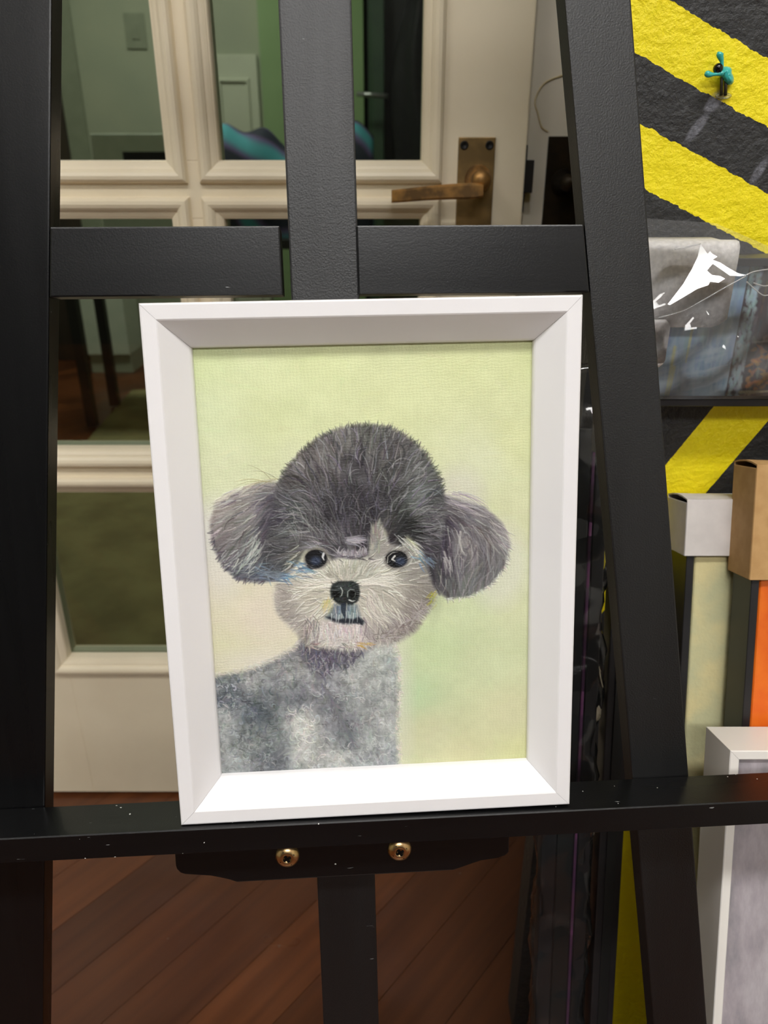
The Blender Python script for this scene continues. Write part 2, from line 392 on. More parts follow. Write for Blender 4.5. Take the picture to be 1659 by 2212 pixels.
for i in range(-60, 60):
    off = (i*0.73) % 1.0 * PL
    for j in range(-4, 4):
        a0, a1 = off + j*PL + GAP, off + (j+1)*PL - GAP
        b0, b1 = i*PW + GAP, (i+1)*PW - GAP
        poly = [(dirv[0]*a + nrm[0]*b, dirv[1]*a + nrm[1]*b) for a, b in ((a0, b0), (a1, b0), (a1, b1), (a0, b1))]
        poly = clip(poly, FX0, FX1, FY0, FY1)
        if len(poly) < 3: continue
        bm = bmesh.new()
        t = [bm.verts.new((p[0], p[1], 0.0)) for p in poly]; k = [bm.verts.new((p[0], p[1], -0.0125)) for p in poly]
        bm.faces.new(t)
        for q in range(len(t)): bm.faces.new((t[q], k[q], k[(q+1) % len(t)], t[(q+1) % len(t)]))
        obj('floor_board', bm, M['plank'], floor)

def struct(name, bm, mat, label, cat='wall'):
    return tag(obj(name, bm, mat), label, cat, 'structure')
struct('ceiling', box(FX0, FX1, FY0, FY1, CEIL_Z, CEIL_Z + 0.05), M['ceiling'], 'plain white ceiling over both rooms', 'ceiling')
struct('wall_left', box(FX0 - 0.05, FX0, FY0, FY1, 0, CEIL_Z), M['pale_green_wall'], 'plain pale wall on the left of the room')
struct('wall_front', box(FX0, FX1, FY0 - 0.05, FY0, 0, CEIL_Z), M['wall_dark'], 'unseen wall behind the viewer, darkened to keep reflections dark')  # unseen wall, made dark so the black easel wood mirrors little light
struct('wall_side', box(FX1, FX1 + 0.05, FY0, FY1, 0, CEIL_Z), M['wall_paint'], 'plain pale wall at the far right')
# striped pier, set forward of the doors
WY = 0.635
bm = bmesh.new(); add_box(bm, 0.170, FX1, WY, WY + 0.04, 0, CEIL_Z)
pier = struct('wall_right', bm, M['stripe_wall'], 'rough plaster wall painted in yellow and black zigzag bands')
struct('wall_return', box(0.36, 0.40, WY + 0.04, 1.06, 0, CEIL_Z), M['wall_dark'], 'dark return of the striped wall beside the doors')
# wall around the doors
struct('wall_back', box(FX0, -0.665, 1.06, 1.14, 0, CEIL_Z), M['wall_paint'], 'pale wall to the left of the glazed door')
struct('wall_top', box(-0.665, FX1, 1.06, 1.14, 2.02, CEIL_Z), M['wall_paint'], 'pale wall above the glazed doors')

# ---- glazed door
DF, DT = 1.05, 0.042          # face, thickness
door = empty('door_1', (-0.24, DF, 0), 'cream glazed door with bronze lever handle behind the easel', 'door', 'structure')
def dloc(bm):
    bmesh.ops.translate(bm, verts=bm.verts, vec=(0.24, -DF, 0)); return bm
dx0, dx1 = -0.652, 0.176
cols = [(-0.523, -0.271), (-0.205, 0.047)]
rows = [(1.427, 1.742), (1.045, 1.36), (0.664, 0.978), (0.297, 0.597)]
MW = 0.026
def dbox(name, x0, x1, z0, z1, y0=DF, y1=DF + DT, bev=0.001, mat='door_paint'):
    return obj(name, dloc(box(x0, x1, y0, y1, z0, z1, bev)), M[mat], door)
dbox('stile', dx0, cols[0][0], 0.008, 2.0); dbox('stile', cols[1][1], dx1, 0.008, 2.0, bev=0.002)
zs = [(0.008, rows[3][0], 'bottom_rail'), (rows[3][1], rows[2][0], 'glazing_bar'), (rows[2][1], rows[1][0], 'glazing_bar'), (rows[1][1], rows[0][0], 'glazing_bar'), (rows[0][1], 2.0, 'top_rail')]
for z0, z1, nm in zs: dbox(nm, cols[0][0], cols[1][1], z0, z1)
for z0, z1 in rows: dbox('glazing_bar', cols[0][1], cols[1][0], z0, z1)
MPROF = [(-0.0008, 0.0188), (-0.0008, 0.004), (0.002, -0.001), (0.006, -0.0035), (0.009, -0.0045), (0.0095, -0.0065), (0.013, -0.0095), (0.017, -0.011), (0.021, -0.0105), (0.024, -0.0075), (0.0255, -0.002), (0.026, 0.001), (0.022, 0.004)]
def rect_sweep(x0, x1, z0, z1, prof, y):
    "prof: (s outward from the opening, dy) swept round the opening with mitred corners, closed section"
    bm = bmesh.new(); rings = []
    for cx, cz, sx, sz in ((x0, z0, -1, -1), (x1, z0, 1, -1), (x1, z1, 1, 1), (x0, z1, -1, 1)):
        rings.append([bm.verts.new((cx + sx*s, y + d, cz + sz*s)) for s, d in prof])
    n = len(prof)
    for i in range(4):
        a, b = rings[i], rings[(i+1) % 4]
        for k in range(n): bm.faces.new((a[k], a[(k+1) % n], b[(k+1) % n], b[k]))
    return bm
for (x0, x1) in cols:
    for (z0, z1) in rows:
        mo = obj('moulding', dloc(rect_sweep(x0, x1, z0, z1, MPROF, DF)), M['door_paint'], door)
        g = obj('pane', dloc(box(x0 - 0.003, x1 + 0.003, DF + 0.019, DF + 0.021, z0 - 0.003, z1 + 0.003)), M['glass'], door)
        obj('rear_moulding', dloc(rect_sweep(x0, x1, z0, z1, [(-0.0008, 0.0215), (0.012, 0.0215), (0.012, DT - 0.002), (0.004, DT - 0.002), (-0.0008, DT - 0.006)], DF)), M['far_white'], door)
# handle
hp = obj('door_handle', dloc(box(0.0915, 0.137, DF - 0.004, DF + 0.0005, 0.905, 1.0715, 0.0012)), M['brass_plate'], door); hp['label'] = 'aged bronze lever handle on a long plate'
bm = bmesh.new(); add_lathe(bm, [(0.0165, 0.0), (0.0165, 0.006), (0.0145, 0.012), (0.012, 0.016), (0.0105, 0.02), (0.0105, 0.046), (0, 0.046)], Vector((0.117, DF - 0.003, 1.0245)), X, Z, -Y_)
obj('hub', dloc(bm), M['brass'], hp, True)
# lever: flat tapered bar, slightly curved, end turned in
LY = 1.000
pL = at_y(846, 425, LY); pR = at_y(1043, 412, LY)
bm = bmesh.new(); rings = []
N = 14
for i in range(N + 1):
    t = i/N; px = pR.x + (pL.x - pR.x)*t; pz = pR.z + (pL.z - pR.z)*t + 0.0012*math.sin(PI*t)
    hz = 0.0094 - 0.0022*t; py = LY + 0.004*math.sin(PI*t) + (0.010*max(0, (t-0.86)/0.14)**2)
    if i == 0: hz *= 0.72
    if i == 1: hz *= 0.95
    hy = 0.0045
    sec = [(hy, -hz), (-hy*0.5, -hz), (-hy, -hz*0.7), (-hy, hz*0.7), (-hy*0.5, hz), (hy, hz)]
    rings.append([bm.verts.new((px, py + a, pz + b)) for a, b in sec])
for a, b in zip(rings, rings[1:]):
    for k in range(6): bm.faces.new((a[k], a[(k+1) % 6], b[(k+1) % 6], b[k]))
bm.faces.new(rings[0]); bm.faces.new(rings[-1][::-1])
obj('lever', dloc(bm), M['brass'], hp)
for sx in (0.0985, 0.1295):
    bm = bmesh.new(); add_lathe(bm, [(0.0052, 0), (0.0052, 0.0008), (0.0034, 0.0011), (0.003, 0.0004), (0, 0.0004)], Vector((sx, DF - 0.004, 1.0625)), X, Z, -Y_, 16)
    obj('screw', dloc(bm), M['dark_metal'], hp, True)
bm = bmesh.new(); add_box(bm, 0.1735, 0.1785, DF + 0.006, DF + 0.024, 0.985, 1.063, 0.0008); add_box(bm, 0.176, 0.1875, DF + 0.003, DF + 0.018, 1.008, 1.046, 0.001)
obj('latch', dloc(bm), M['dark_metal'], door)['label'] = 'dark steel latch in the door edge'
# ---- second leaf
D2 = 1.078
door2 = empty('door_2', (0.5, D2, 0), 'greyish white second door leaf to the right of the cream door', 'door', 'structure')
def d2(name, bm, mat):
    bmesh.ops.translate(bm, verts=bm.verts, vec=(-0.5, -D2, 0)); return obj(name, bm, mat, door2)
d2('stile', box(0.181, 0.300, D2, D2 + 0.04, 0.008, 2.0, 0.002), M['door_paint_grey'])
d2('stile', box(0.74, 0.86, D2, D2 + 0.04, 0.008, 2.0, 0.002), M['door_paint_grey'])
d2('bottom_rail', box(0.300, 0.74, D2, D2 + 0.04, 0.008, 0.3), M['door_paint_grey'])
d2('top_rail', box(0.300, 0.74, D2, D2 + 0.04, 1.74, 2.0), M['door_paint_grey'])
d2('pane', box(0.298, 0.742, D2 + 0.018, D2 + 0.022, 0.298, 1.742), M['glass'])
h2 = d2('door_handle', box(0.207, 0.252, D2 - 0.004, D2, 0.90, 1.073, 0.001), M['brass_shaded']); h2['label'] = 'bronze handle plate with its shade painted in'
bm = bmesh.new(); add_lathe(bm, [(0.016, 0), (0.015, 0.008), (0.01, 0.02), (0.01, 0.045), (0, 0.046)], Vector((0.23, D2 - 0.004, 1.02)), X, Z, -Y_)
bmesh.ops.translate(bm, verts=bm.verts, vec=(-0.5, -D2, 0)); obj('hub', bm, M['brass_shaded'], h2, True)
struct('wall_back_right', box(0.87, FX1, 1.06, 1.14, 0, 2.02), M['wall_paint'], 'pale wall right of the second door leaf')

# string on the second leaf
def smooth_path(pts, n=8):
    out = []
    P = [pts[0]] + list(pts) + [pts[-1]]
    for i in range(1, len(P) - 2):
        for k in range(n):
            t = k/n; a, b, c, d = P[i-1], P[i], P[i+1], P[i+2]
            out.append(0.5*((2*b) + (c - a)*t + (2*a - 5*b + 4*c - d)*t*t + (3*b - a - 3*c + d)*t**3))
    out.append(P[-2]); return out
sp = smooth_path([at_y(x, y, D2 - 0.0012) for x, y in ((1232, 160), (1210, 164), (1175, 181), (1156, 217), (1162, 245), (1170, 274), (1184, 284))])
tag(obj('string', tube(sp, 0.0009, 6), M['string'], None, True), 'thin pale string looping over the greyish white door leaf', 'string')

# ================================================================== FAR ROOM (seen through the panes)
BY = 4.35
struct('wall_far', box(FX0, FX1, BY, FY1 + 0.05, 0, CEIL_Z), M['pale_green_wall'], 'pale grey-green far wall of the room beyond the door')
struct('trim_1', box(-1.60, -1.50, BY - 0.02, BY, 0, 2.1, 0.003), M['switch'], 'grey-green upright casing on the far wall', 'trim')
dd = empty('door_3', (-1.95, BY, 0), 'dark brown door at the left of the far room', 'door', 'structure')
obj('leaf', box(-0.25, 0.35, -0.03, 0, 0, 2.05, 0.003), M['dark_brown'], dd)
sw = empty('light_switch', (-1.20, BY, 1.6), 'grey light switch plate on the pale far wall', 'light switch')
obj('plate', box(-0.05, 0.05, -0.008, 0, -0.075, 0.075, 0.002), M['switch'], sw)
obj('rocker', box(-0.02, 0.02, -0.013, -0.007, -0.035, 0.035, 0.002), M['switch'], sw)
d4 = empty('door_4', (-0.74, BY, 0), 'pale panelled door on the far wall', 'door', 'structure')
obj('leaf', box(-0.13, 0.12, -0.03, 0, 0, 1.50, 0.003), M['far_white'], d4)
for z0, z1 in ((0.2, 0.75), (0.85, 1.38)):
    obj('panel', rect_sweep(-0.06, 0.06, z0, z1, [(0, 0), (0.004, -0.012), (0.014, -0.012), (0.02, 0)], -0.03), M['far_white'], d4)
struct('wall_far_green', box(-0.60, -0.10, BY - 0.05, BY, 0, CEIL_Z), M['green_wall'], 'bright sage green strip of far wall')
# dark cabinet bay with a hanging bag
struct('wall_far_dark', box(-0.10, 0.80, BY - 0.012, BY, 0, CEIL_Z), M['near_black'], 'dark recess in the far room')
tag(obj('post', box(-0.075, 0.0, BY - 0.10, BY - 0.03, 0, 2.4, 0.004), M['dark_green']), 'dark green upright post in front of the dark recess', 'post')
tag(obj('rail', tube([(-0.13, BY - 0.2, 1.32), (0.02, BY - 0.2, 1.31)], 0.011, 10), M['rod'], None, True), 'short grey steel rail beside the dark green post', 'rail')
# hanging bag: folded nylon
bm = bmesh.new(); nu, nv = 26, 40; g = []
for j in range(nv + 1):
    r = []
    for i in range(nu + 1):
        u, v = i/nu, j/nv
        wdt = 0.34*(0.55 + 0.45*math.sin(PI*min(1, 0.15 + v*0.9)))
        yy = -0.10*math.sin(PI*u) - 0.02*math.sin(u*17 + v*3)*math.sin(PI*u)
        r.append(bm.verts.new((0.20 + (u - 0.5)*wdt + 0.02*math.sin(v*6), BY - 0.15 + yy, 0.75 + 0.95*v)))
    g.append(r)
for j in range(nv):
    for i in range(nu): bm.faces.new((g[j][i], g[j][i+1], g[j+1][i+1], g[j+1][i]))
bmesh.ops.solidify(bm, geom=bm.faces[:], thickness=0.01)
tag(obj('garment_bag', bm, M['bag'], None, True), 'black nylon garment bag hanging in the dark recess', 'bag')
# bench with textile and paper box
bench = empty('bench', (-0.78, 3.28, 0.0086), 'long low dark bench under the patterned textile', 'bench')
obj('top', box(-0.52, 0.5, -0.2, 0.2, 0.72, 0.755, 0.003), M['near_black'], bench)
for sx in (-0.48, 0.44):
    for sy in (-0.17, 0.13): obj('leg', box(sx, sx + 0.04, sy, sy + 0.04, 0, 0.72, 0.002), M['near_black'], bench)
bm = bmesh.new(); nu, nv = 40, 14; g = []
for j in range(nv + 1):
    r = []
    a = PI*j/nv
    for i in range(nu + 1):
        u = i/nu; hgt = 0.36 + 0.03*math.sin(u*9) + 0.02*math.sin(u*23)
        r.append(bm.verts.new((-0.66 + u*0.62, 3.28 - 0.17*math.cos(a)*(0.9 + 0.1*math.sin(u*14)), 0.766 + hgt*math.sin(a)**0.6)))
    g.append(r)
for j in range(nv):
    for i in range(nu): bm.faces.new((g[j][i], g[j][i+1], g[j+1][i+1], g[j+1][i]))
for i in (0, nu): bm.faces.new([g[j][i] for j in range(nv + 1)])
tag(obj('folded_textile', bm, M['textile'], None, True), 'folded teal and violet patterned textile heaped on the dark bench', 'textile')
pb = empty('paper_box', (-0.95, 3.25, 0.766), 'pale green-white box standing beside the patterned textile', 'box')
obj('carton', box(-0.13, 0.16, -0.1, 0.1, 0, 0.36, 0.003), M['box_paper'], pb)
for k, (x0, x1, z0, z1) in enumerate(((-0.02, 0.15, 0.27, 0.30), (0.03, 0.15, 0.215, 0.24))):
    obj('printed_band', box(x0, x1, -0.1012, -0.0995, z0, z1), M['dark_metal'], pb)
cb = empty('side_cabinet', (-1.46, 4.15, 0), 'pale grey-green cabinet on the floor by the far wall', 'cabinet')
obj('body', box(-0.10, 0.12, -0.12, 0.12, 0.1, 0.62, 0.004), M['box_paper'], cb); obj('plinth', box(-0.10, 0.12, -0.1, 0.12, 0, 0.1, 0.002), M['pale_green_wall'], cb)
# rug
bm = bmesh.new(); add_prism(bm, [(-0.93, -1.28), (0.93, -1.28), (0.93, 1.28), (-0.93, 1.28)], 0.0, 0.008, 0.002)
bmesh.ops.rotate(bm, verts=bm.verts, cent=(0, 0, 0), matrix=Matrix.Rotation(PI/2, 3, 'X'))
rug = obj('rug', bm, M['rug']); rug.location = (-0.245, 2.46, 0.0003); rug.rotation_euler = (0, 0, math.radians(3))
tag(rug, 'olive green rug on the dark boards beyond the glazed door', 'rug')

# ================================================================== LAMPS
def ceiling_light(x, y, sx, sy, strength, label):
    r = empty('ceiling_light', (x, y, CEIL_Z), label, 'ceiling light', None, None)
    bm = rect_sweep(-sx/2, sx/2, -sy/2, sy/2, [(0, 0), (0.02, 0), (0.02, 0.035), (0, 0.035)], 0)
    bmesh.ops.rotate(bm, verts=bm.verts, cent=(0, 0, 0), matrix=Matrix.Rotation(-PI/2, 3, 'X'))
    bmesh.ops.translate(bm, verts=bm.verts, vec=(0, 0, 0))
    zmin = min(v.co.z for v in bm.verts); zmax = max(v.co.z for v in bm.verts)
    bmesh.ops.translate(bm, verts=bm.verts, vec=(0, 0, -zmax))
    obj('lamp_frame', bm, M['white_frame2'], r)
    obj('diffuser', box(-sx/2, sx/2, -sy/2, sy/2, -0.028, -0.022), emit_mat('light_panel', strength, (1.0, 0.985, 0.965, 1)), r)
    return r
ceiling_light(*LAMPS[0], 'long white ceiling light panel above the easel')
ceiling_light(*LAMPS[1], 'long white ceiling light panel at the rear of the room')
ceiling_light(*LAMPS[2], 'added fill light panel on the left, brightening the door')  # added to brighten the door; no source is known there
ceiling_light(*FAR_LAMPS[0], 'small white ceiling light panel in the room beyond the door')

# ================================================================== EASEL
LEAN, YAW = math.radians(13.7), math.radians(3.4)
EX = Vector((math.cos(YAW), math.sin(YAW), 0)); BK = Vector((-math.sin(YAW), math.cos(YAW), 0))
EV = Z*math.cos(LEAN) + BK*math.sin(LEAN); EN = (BK*math.cos(LEAN) - Z*math.sin(LEAN))     # EN points away from the viewer
P0 = EYE + ray(800, 1200)*0.47             # a point on the picture's front plane
OFF = 0.032                                 # picture front to easel front
VF = -(P0.z - OFF*math.sin(LEAN))/math.cos(LEAN)
EO = P0 + EX*(-0.026) + EV*VF + EN*OFF
easel = empty('easel', frame_matrix(EO, EX, EN, EV), 'black stained wooden studio easel holding the framed dog portrait', 'easel')
VS = -VF; US = 0.026
def ep(name, bm, mat='black_wood', parent=None): return obj(name, bm, M[mat], parent or easel)
TH = 0.018
def rin(v): return 0.297 - 0.1297*v
def rout(v): return 0.3397 - 0.1327*v
def lin(v): return -0.146 - 0.1045*(1.162 - v)
VT = 1.62
fz = 0.004
ep('leg', prism([(rin(fz), fz), (rout(fz), fz), (rout(VT), VT), (rin(VT), VT)], 0, TH, 0.0011))
ep('leg', prism([(lin(fz) - 0.0415, fz), (lin(fz), fz), (lin(VT), VT), (lin(VT) - 0.0415, VT)], 0, TH, 0.0011), 'black_wood_smooth')
ep('mast', prism([(-0.0112, 0.16), (0.0296, 0.16), (0.0178, 1.74), (-0.0246, 1.74)], 0.0008, TH + 0.003, 0.0012))
rz0, rz1 = 0.1567 + VS, 0.1967 + VS
def rail(poly): return prism(poly, -0.0008, TH - 0.001, 0.0010)
_ep = ep
def ep(name, bm, mat='black_wood', parent=None): return _ep(name, bm, 'black_wood_cross' if name == 'crossbar' else mat, parent)
ep('crossbar', rail([(lin(rz0) + 0.0006, rz0), (-0.0232, rz0), (-0.0236, rz1), (lin(rz1) + 0.0006, rz1)]))
ep('crossbar', rail([(0.0227, rz0), (rin(rz0) - 0.0008, rz0), (rin(rz1) - 0.0008, rz1), (0.0222, rz1)]))
ep('crossbar', prism([(lin(0.16) , 0.14), (rin(0.16), 0.14), (rin(0.18), 0.18), (lin(0.18), 0.18)], TH, 2*TH, 0.001))
ep('crossbar', prism([(lin(1.57) - 0.04, 1.55), (rin(1.57) + 0.04, 1.55), (rin(1.6) + 0.04, 1.59), (lin(1.6) - 0.04, 1.59)], TH, 2*TH, 0.001))
# ledge
vt = -0.1763 + VS; tl = 0.0038
lx0, lx1 = -0.34, 0.36
bm = bmesh.new()
sec = [(-0.0015, -0.0182), (-0.0344, -0.0182), (-0.036, -0.0170), (-0.036, -0.0008), (-0.0354, 0.0), (-0.0322, 0.0), (-0.0318, -0.0006), (-0.0010, -0.0006), (-0.0010, -0.0178)]
ra, rb = [[bm.verts.new((u, d, vt + tl*(u - US) + z)) for d, z in sec] for u in (lx0, lx1)]
for k in range(len(sec)): bm.faces.new((ra[k], ra[(k+1) % len(sec)], rb[(k+1) % len(sec)], rb[k]))
bm.faces.new(ra); bm.faces.new(rb[::-1])
def ledge_mat():
    m = M['black_wood_cross'].copy(); m.name = 'black_painted_ledge'
    nt = NT(m)
    tc = nt.new('ShaderNodeTexCoord'); n = nt.new('ShaderNodeTexNoise', i_Scale=420.0, i_Detail=0.0); nt.link(tc.outputs['Object'], n.inputs['Vector'])
    mr = nt.new('ShaderNodeMapRange'); mr.inputs[1].default_value = 0.855; mr.inputs[2].default_value = 0.87; nt.link(n.outputs['Fac'], mr.inputs[0])
    b = nt.n['Principled BSDF']; src = b.inputs['Base Color'].links[0].from_socket
    nt.link(nt.mix(mr.outputs[0], src, srgb(215, 215, 210)), b.inputs['Base Color'])
    for nd in nt.n:
        if nd.type == 'MAPPING' and abs(nd.inputs['Scale'].default_value[2] - 0.08) < 1e-4: nd.inputs['Scale'].default_value = (0.08, 1, 1)
    return m
M['ledge_wood'] = ledge_mat()
ep('ledge', bm, 'ledge_wood')
# bracket with rounded, stepped lower outline
br = [(-0.1354, -0.1950), (-0.1354, -0.2175), (-0.1348, -0.2205), (-0.1325, -0.2235), (-0.1294, -0.2248), (-0.112, -0.2266), (-0.103, -0.2282), (-0.0985, -0.2312), (-0.0948, -0.2328),
      (0.0547, -0.2319), (0.0590, -0.2300), (0.0644, -0.2272), (0.074, -0.2252), (0.0860, -0.2238), (0.0910, -0.2225), (0.0933, -0.2200), (0.0935, -0.1950)]
brk = ep('ledge_bracket', prism([(u + US, v + VS) for u, v in br], -0.014, -0.0002, 0.0009), 'ledge_wood')
for (u, v) in ((-0.0597, -0.2141), (0.0171, -0.2134)):
    c = Vector((u + US, -0.014, v + VS))
    bm = bmesh.new()
    add_lathe(bm, [(0.0, -0.002), (0.0082, -0.001), (0.0083, 0.0004), (0.0078, 0.0018), (0.0064, 0.0031), (0.0046, 0.0039), (0.0030, 0.0042)], c, X, Z, -Y_, 40)
    # cross recess: push a cross of the crown inwards
    add_lathe(bm, [(0.0030, 0.0042), (0.0016, 0.0024), (0, 0.0016)], c, X, Z, -Y_, 40)
    bmesh.ops.remove_doubles(bm, verts=bm.verts, dist=1e-6)
    s = ep('screw', bm, 'screw', brk)
    for p in s.data.polygons: p.use_smooth = True
    bm = bmesh.new(); ang = 0.5
    for a in (ang, ang + PI/2):
        d = Vector((math.cos(a), 0, math.sin(a))); e = Vector((-math.sin(a), 0, math.cos(a)))
        pts = []
        for sgn, w in ((-0.0056, 0.0004), (-0.002, 0.0010), (0.002, 0.0010), (0.0056, 0.0004)): pts.append((d*sgn, w))
        for (p, w), (q, w2) in zip(pts, pts[1:]):
            y1, y2 = -0.0036 - 0.0007*(abs(p.length) < 0.003), -0.0036 - 0.0007*(abs(q.length) < 0.003)
            bm.faces.new([bm.verts.new(c + v) for v in (p + e*w + Y_*y1, p - e*w + Y_*y1, q - e*w2 + Y_*y2, q + e*w2 + Y_*y2)])
    bmesh.ops.solidify(bm, geom=bm.faces[:], thickness=0.0003)
    ep('screw_slot', bm, 'dark_metal', brk)
# rear prop leg
ep('prop_leg', prism([(-0.018, 0.62), (0.022, 0.62), (0.022, 1.60), (-0.018, 1.60)], TH + 0.004, TH + 0.022, 0.001))

# ================================================================== FRAMED DOG PORTRAIT
FW, FH = 0.2552, 0.3270
rot = math.radians(0.5)
FXv = (EX*math.cos(rot) + EV*math.sin(rot)); FZv = (EV*math.cos(rot) - EX*math.sin(rot))
FC = P0 + EX*0.0005 + EV*(-0.0119)
fo = FC - FZv*(FH/2)
pic = empty('framed_portrait', frame_matrix(fo, FXv, EN, FZv), 'wide white frame around a grey curly dog portrait, standing on the easel ledge', 'picture')
FP = [(0.0, 0.0285), (0.0, 0.0012), (0.0004, 0.0004), (0.0012, 0.0), (0.0090, 0.0001), (0.0098, 0.0006), (0.0240, 0.0146), (0.0248, 0.0158), (0.0252, 0.0184), (0.0205, 0.0186), (0.0205, 0.0285)]
def mitred_rail(c0, c1, i0, i1, prof):
    "one side of the frame between two corners; i0, i1 = inward diagonal at each corner"
    bm = bmesh.new()
    a = [bm.verts.new((c0[0] + i0[0]*s, d, c0[1] + i0[1]*s)) for s, d in prof]
    b = [bm.verts.new((c1[0] + i1[0]*s, d, c1[1] + i1[1]*s)) for s, d in prof]
    n = len(prof)
    for k in range(n): bm.faces.new((a[k], a[(k+1) % n], b[(k+1) % n], b[k]))
    bm.faces.new(a); bm.faces.new(b[::-1]); return bm
def four_rails(parent, x0, x1, z0, z1, prof, mat, name='frame_rail', gap=0.0001):
    cs = [(x0, z0), (x1, z0), (x1, z1), (x0, z1)]; ins = [(1, 1), (-1, 1), (-1, -1), (1, -1)]
    for k in range(4):
        c0, c1 = cs[k], cs[(k+1) % 4]
        l = math.hypot(c1[0]-c0[0], c1[1]-c0[1]); t = ((c1[0]-c0[0])/l*gap, (c1[1]-c0[1])/l*gap)
        obj(name, mitred_rail((c0[0]+t[0], c0[1]+t[1]), (c1[0]-t[0], c1[1]-t[1]), ins[k], ins[(k+1) % 4], prof), M[mat], parent)
four_rails(pic, -FW/2, FW/2, 0, FH, FP, 'white_frame')

# ---- painter: pigments laid down stroke by stroke on a fine grid
class Painter:
    def __init__(s, w, h, x0, x1, y0, y1, seed=3):
        s.w, s.h, s.x0, s.x1, s.y0, s.y1 = w, h, x0, x1, y0, y1
        s.c = np.zeros((h, w, 3), np.float32); s.z = np.zeros((h, w), np.float32)
        s.r = np.random.RandomState(seed); s.clip = None
        ys, xs = np.mgrid[0:h, 0:w]; s.X = x0 + (x1-x0)*xs/(w-1); s.Y = y0 + (y1-y0)*ys/(h-1)
        s.sx = (w-1)/(x1-x0); s.sy = (h-1)/(y1-y0)
        n = s.r.rand(h, w).astype(np.float32); s.grain = n
    def noise(s, cell):
        gh, gw = int(abs(s.y1-s.y0)/cell) + 3, int(abs(s.x1-s.x0)/cell) + 3
        g = s.r.rand(gh, gw); fx = np.abs(s.X - s.x0)/cell; fy = np.abs(s.Y - s.y0)/cell
        ix, iy = fx.astype(int), fy.astype(int); tx, ty = fx-ix, fy-iy
        tx, ty = tx*tx*(3-2*tx), ty*ty*(3-2*ty)
        return (g[iy, ix]*(1-tx) + g[iy, ix+1]*tx)*(1-ty) + (g[iy+1, ix]*(1-tx) + g[iy+1, ix+1]*tx)*ty
    def field(s, pts, power=2.5):
        num = np.zeros_like(s.c); den = np.zeros((s.h, s.w, 1), np.float32)
        for x, y, col in pts:
            wgt = (1.0/((s.X-x)**2 + (s.Y-y)**2 + 400)**(power/2))[..., None]; num += wgt*np.array(col, np.float32); den += wgt
        return num/den
    def mask(s, poly, soft=4.0):
        poly = np.array(poly, float); n = len(poly)
        ins = np.zeros((s.h, s.w), bool); d = np.full((s.h, s.w), 1e9)
        for i in range(n):
            (ax, ay), (bx, by) = poly[i], poly[(i+1) % n]
            cond = ((ay > s.Y) != (by > s.Y))
            if by != ay: ins ^= cond & (s.X < (bx-ax)*(s.Y-ay)/(by-ay) + ax)
            ex, ey = bx-ax, by-ay; t = np.clip(((s.X-ax)*ex + (s.Y-ay)*ey)/(ex*ex+ey*ey+1e-9), 0, 1)
            d = np.minimum(d, (s.X-ax-t*ex)**2 + (s.Y-ay-t*ey)**2)
        d = np.sqrt(d); d[~ins] *= -1
        return np.clip(d/soft*0.5 + 0.5, 0, 1), ins
    def blend(s, a, col):
        a = a[..., None].astype(np.float32); s.c = s.c*(1-a) + np.asarray(col, np.float32)*a
    def stroke(s, pts, wid, col, alpha=0.85, hgt=0.0):
        pts = np.asarray(pts, float); m = wid + 1.5
        i0 = max(0, int((pts[:, 0].min()-m-s.x0)*s.sx)); i1 = min(s.w, int((pts[:, 0].max()+m-s.x0)*s.sx)+2)
        j0 = max(0, int((pts[:, 1].min()-m-s.y0)*s.sy)); j1 = min(s.h, int((pts[:, 1].max()+m-s.y0)*s.sy)+2)
        if i1-i0 < 1 or j1-j0 < 1: return
        gx, gy = s.X[j0:j1, i0:i1], s.Y[j0:j1, i0:i1]
        best = np.full(gx.shape, 1e9); tt = np.zeros(gx.shape); n = len(pts)-1
        for k in range(n):
            ax, ay = pts[k]; ex, ey = pts[k+1]-pts[k]
            t = np.clip(((gx-ax)*ex + (gy-ay)*ey)/(ex*ex+ey*ey+1e-9), 0, 1)
            d = (gx-ax-t*ex)**2 + (gy-ay-t*ey)**2
            b = d < best; best[b] = d[b]; tt[b] = (k + t[b])/n
        wl = wid*0.5*(1.0 - 0.75*tt**2)
        a = np.clip(wl - np.sqrt(best) + 0.6, 0, 1)
        a = a*alpha*(0.75 + 0.25*s.grain[j0:j1, i0:i1])
        if s.clip is not None: a = a*s.clip[j0:j1, i0:i1]
        s.c[j0:j1, i0:i1] = s.c[j0:j1, i0:i1]*(1-a[..., None]) + np.array(col, np.float32)*a[..., None]
        if hgt: s.z[j0:j1, i0:i1] = np.maximum(s.z[j0:j1, i0:i1]*(1-a*0.5), a*hgt)
    def ellipse(s, cx, cy, rx, ry, col, soft=2.0, alpha=1.0, power=2.0, ang=0.0):
        dx, dy = s.X-cx, s.Y-cy; ca, sa = math.cos(ang), math.sin(ang)
        u, v = (dx*ca+dy*sa)/rx, (-dx*sa+dy*ca)/ry
        d = (np.abs(u)**power + np.abs(v)**power)**(1/power)
        s.blend(np.clip((1-d)*min(rx, ry)/soft + 0.5, 0, 1)*alpha*(1.0 if s.clip is None else s.clip), col)
    def mesh(s, to_xz, y, relief, depth, gain=1.0):
        "grid mesh: front sheet with relief plus a skirt back to depth"
        xs, zs = to_xz(s.X, s.Y)
        h, w = s.h, s.w
        co = np.stack([xs, y - s.z*relief, zs], -1).reshape(-1, 3)
        idx = np.arange(h*w).reshape(h, w)
        q = np.stack([idx[:-1, :-1], idx[1:, :-1], idx[1:, 1:], idx[:-1, 1:]], -1).reshape(-1, 4)
        rim = np.concatenate([idx[0, :], idx[1:, -1], idx[-1, -2::-1], idx[-2:0:-1, 0]])
        bco = co[rim].copy(); bco[:, 1] = y + depth
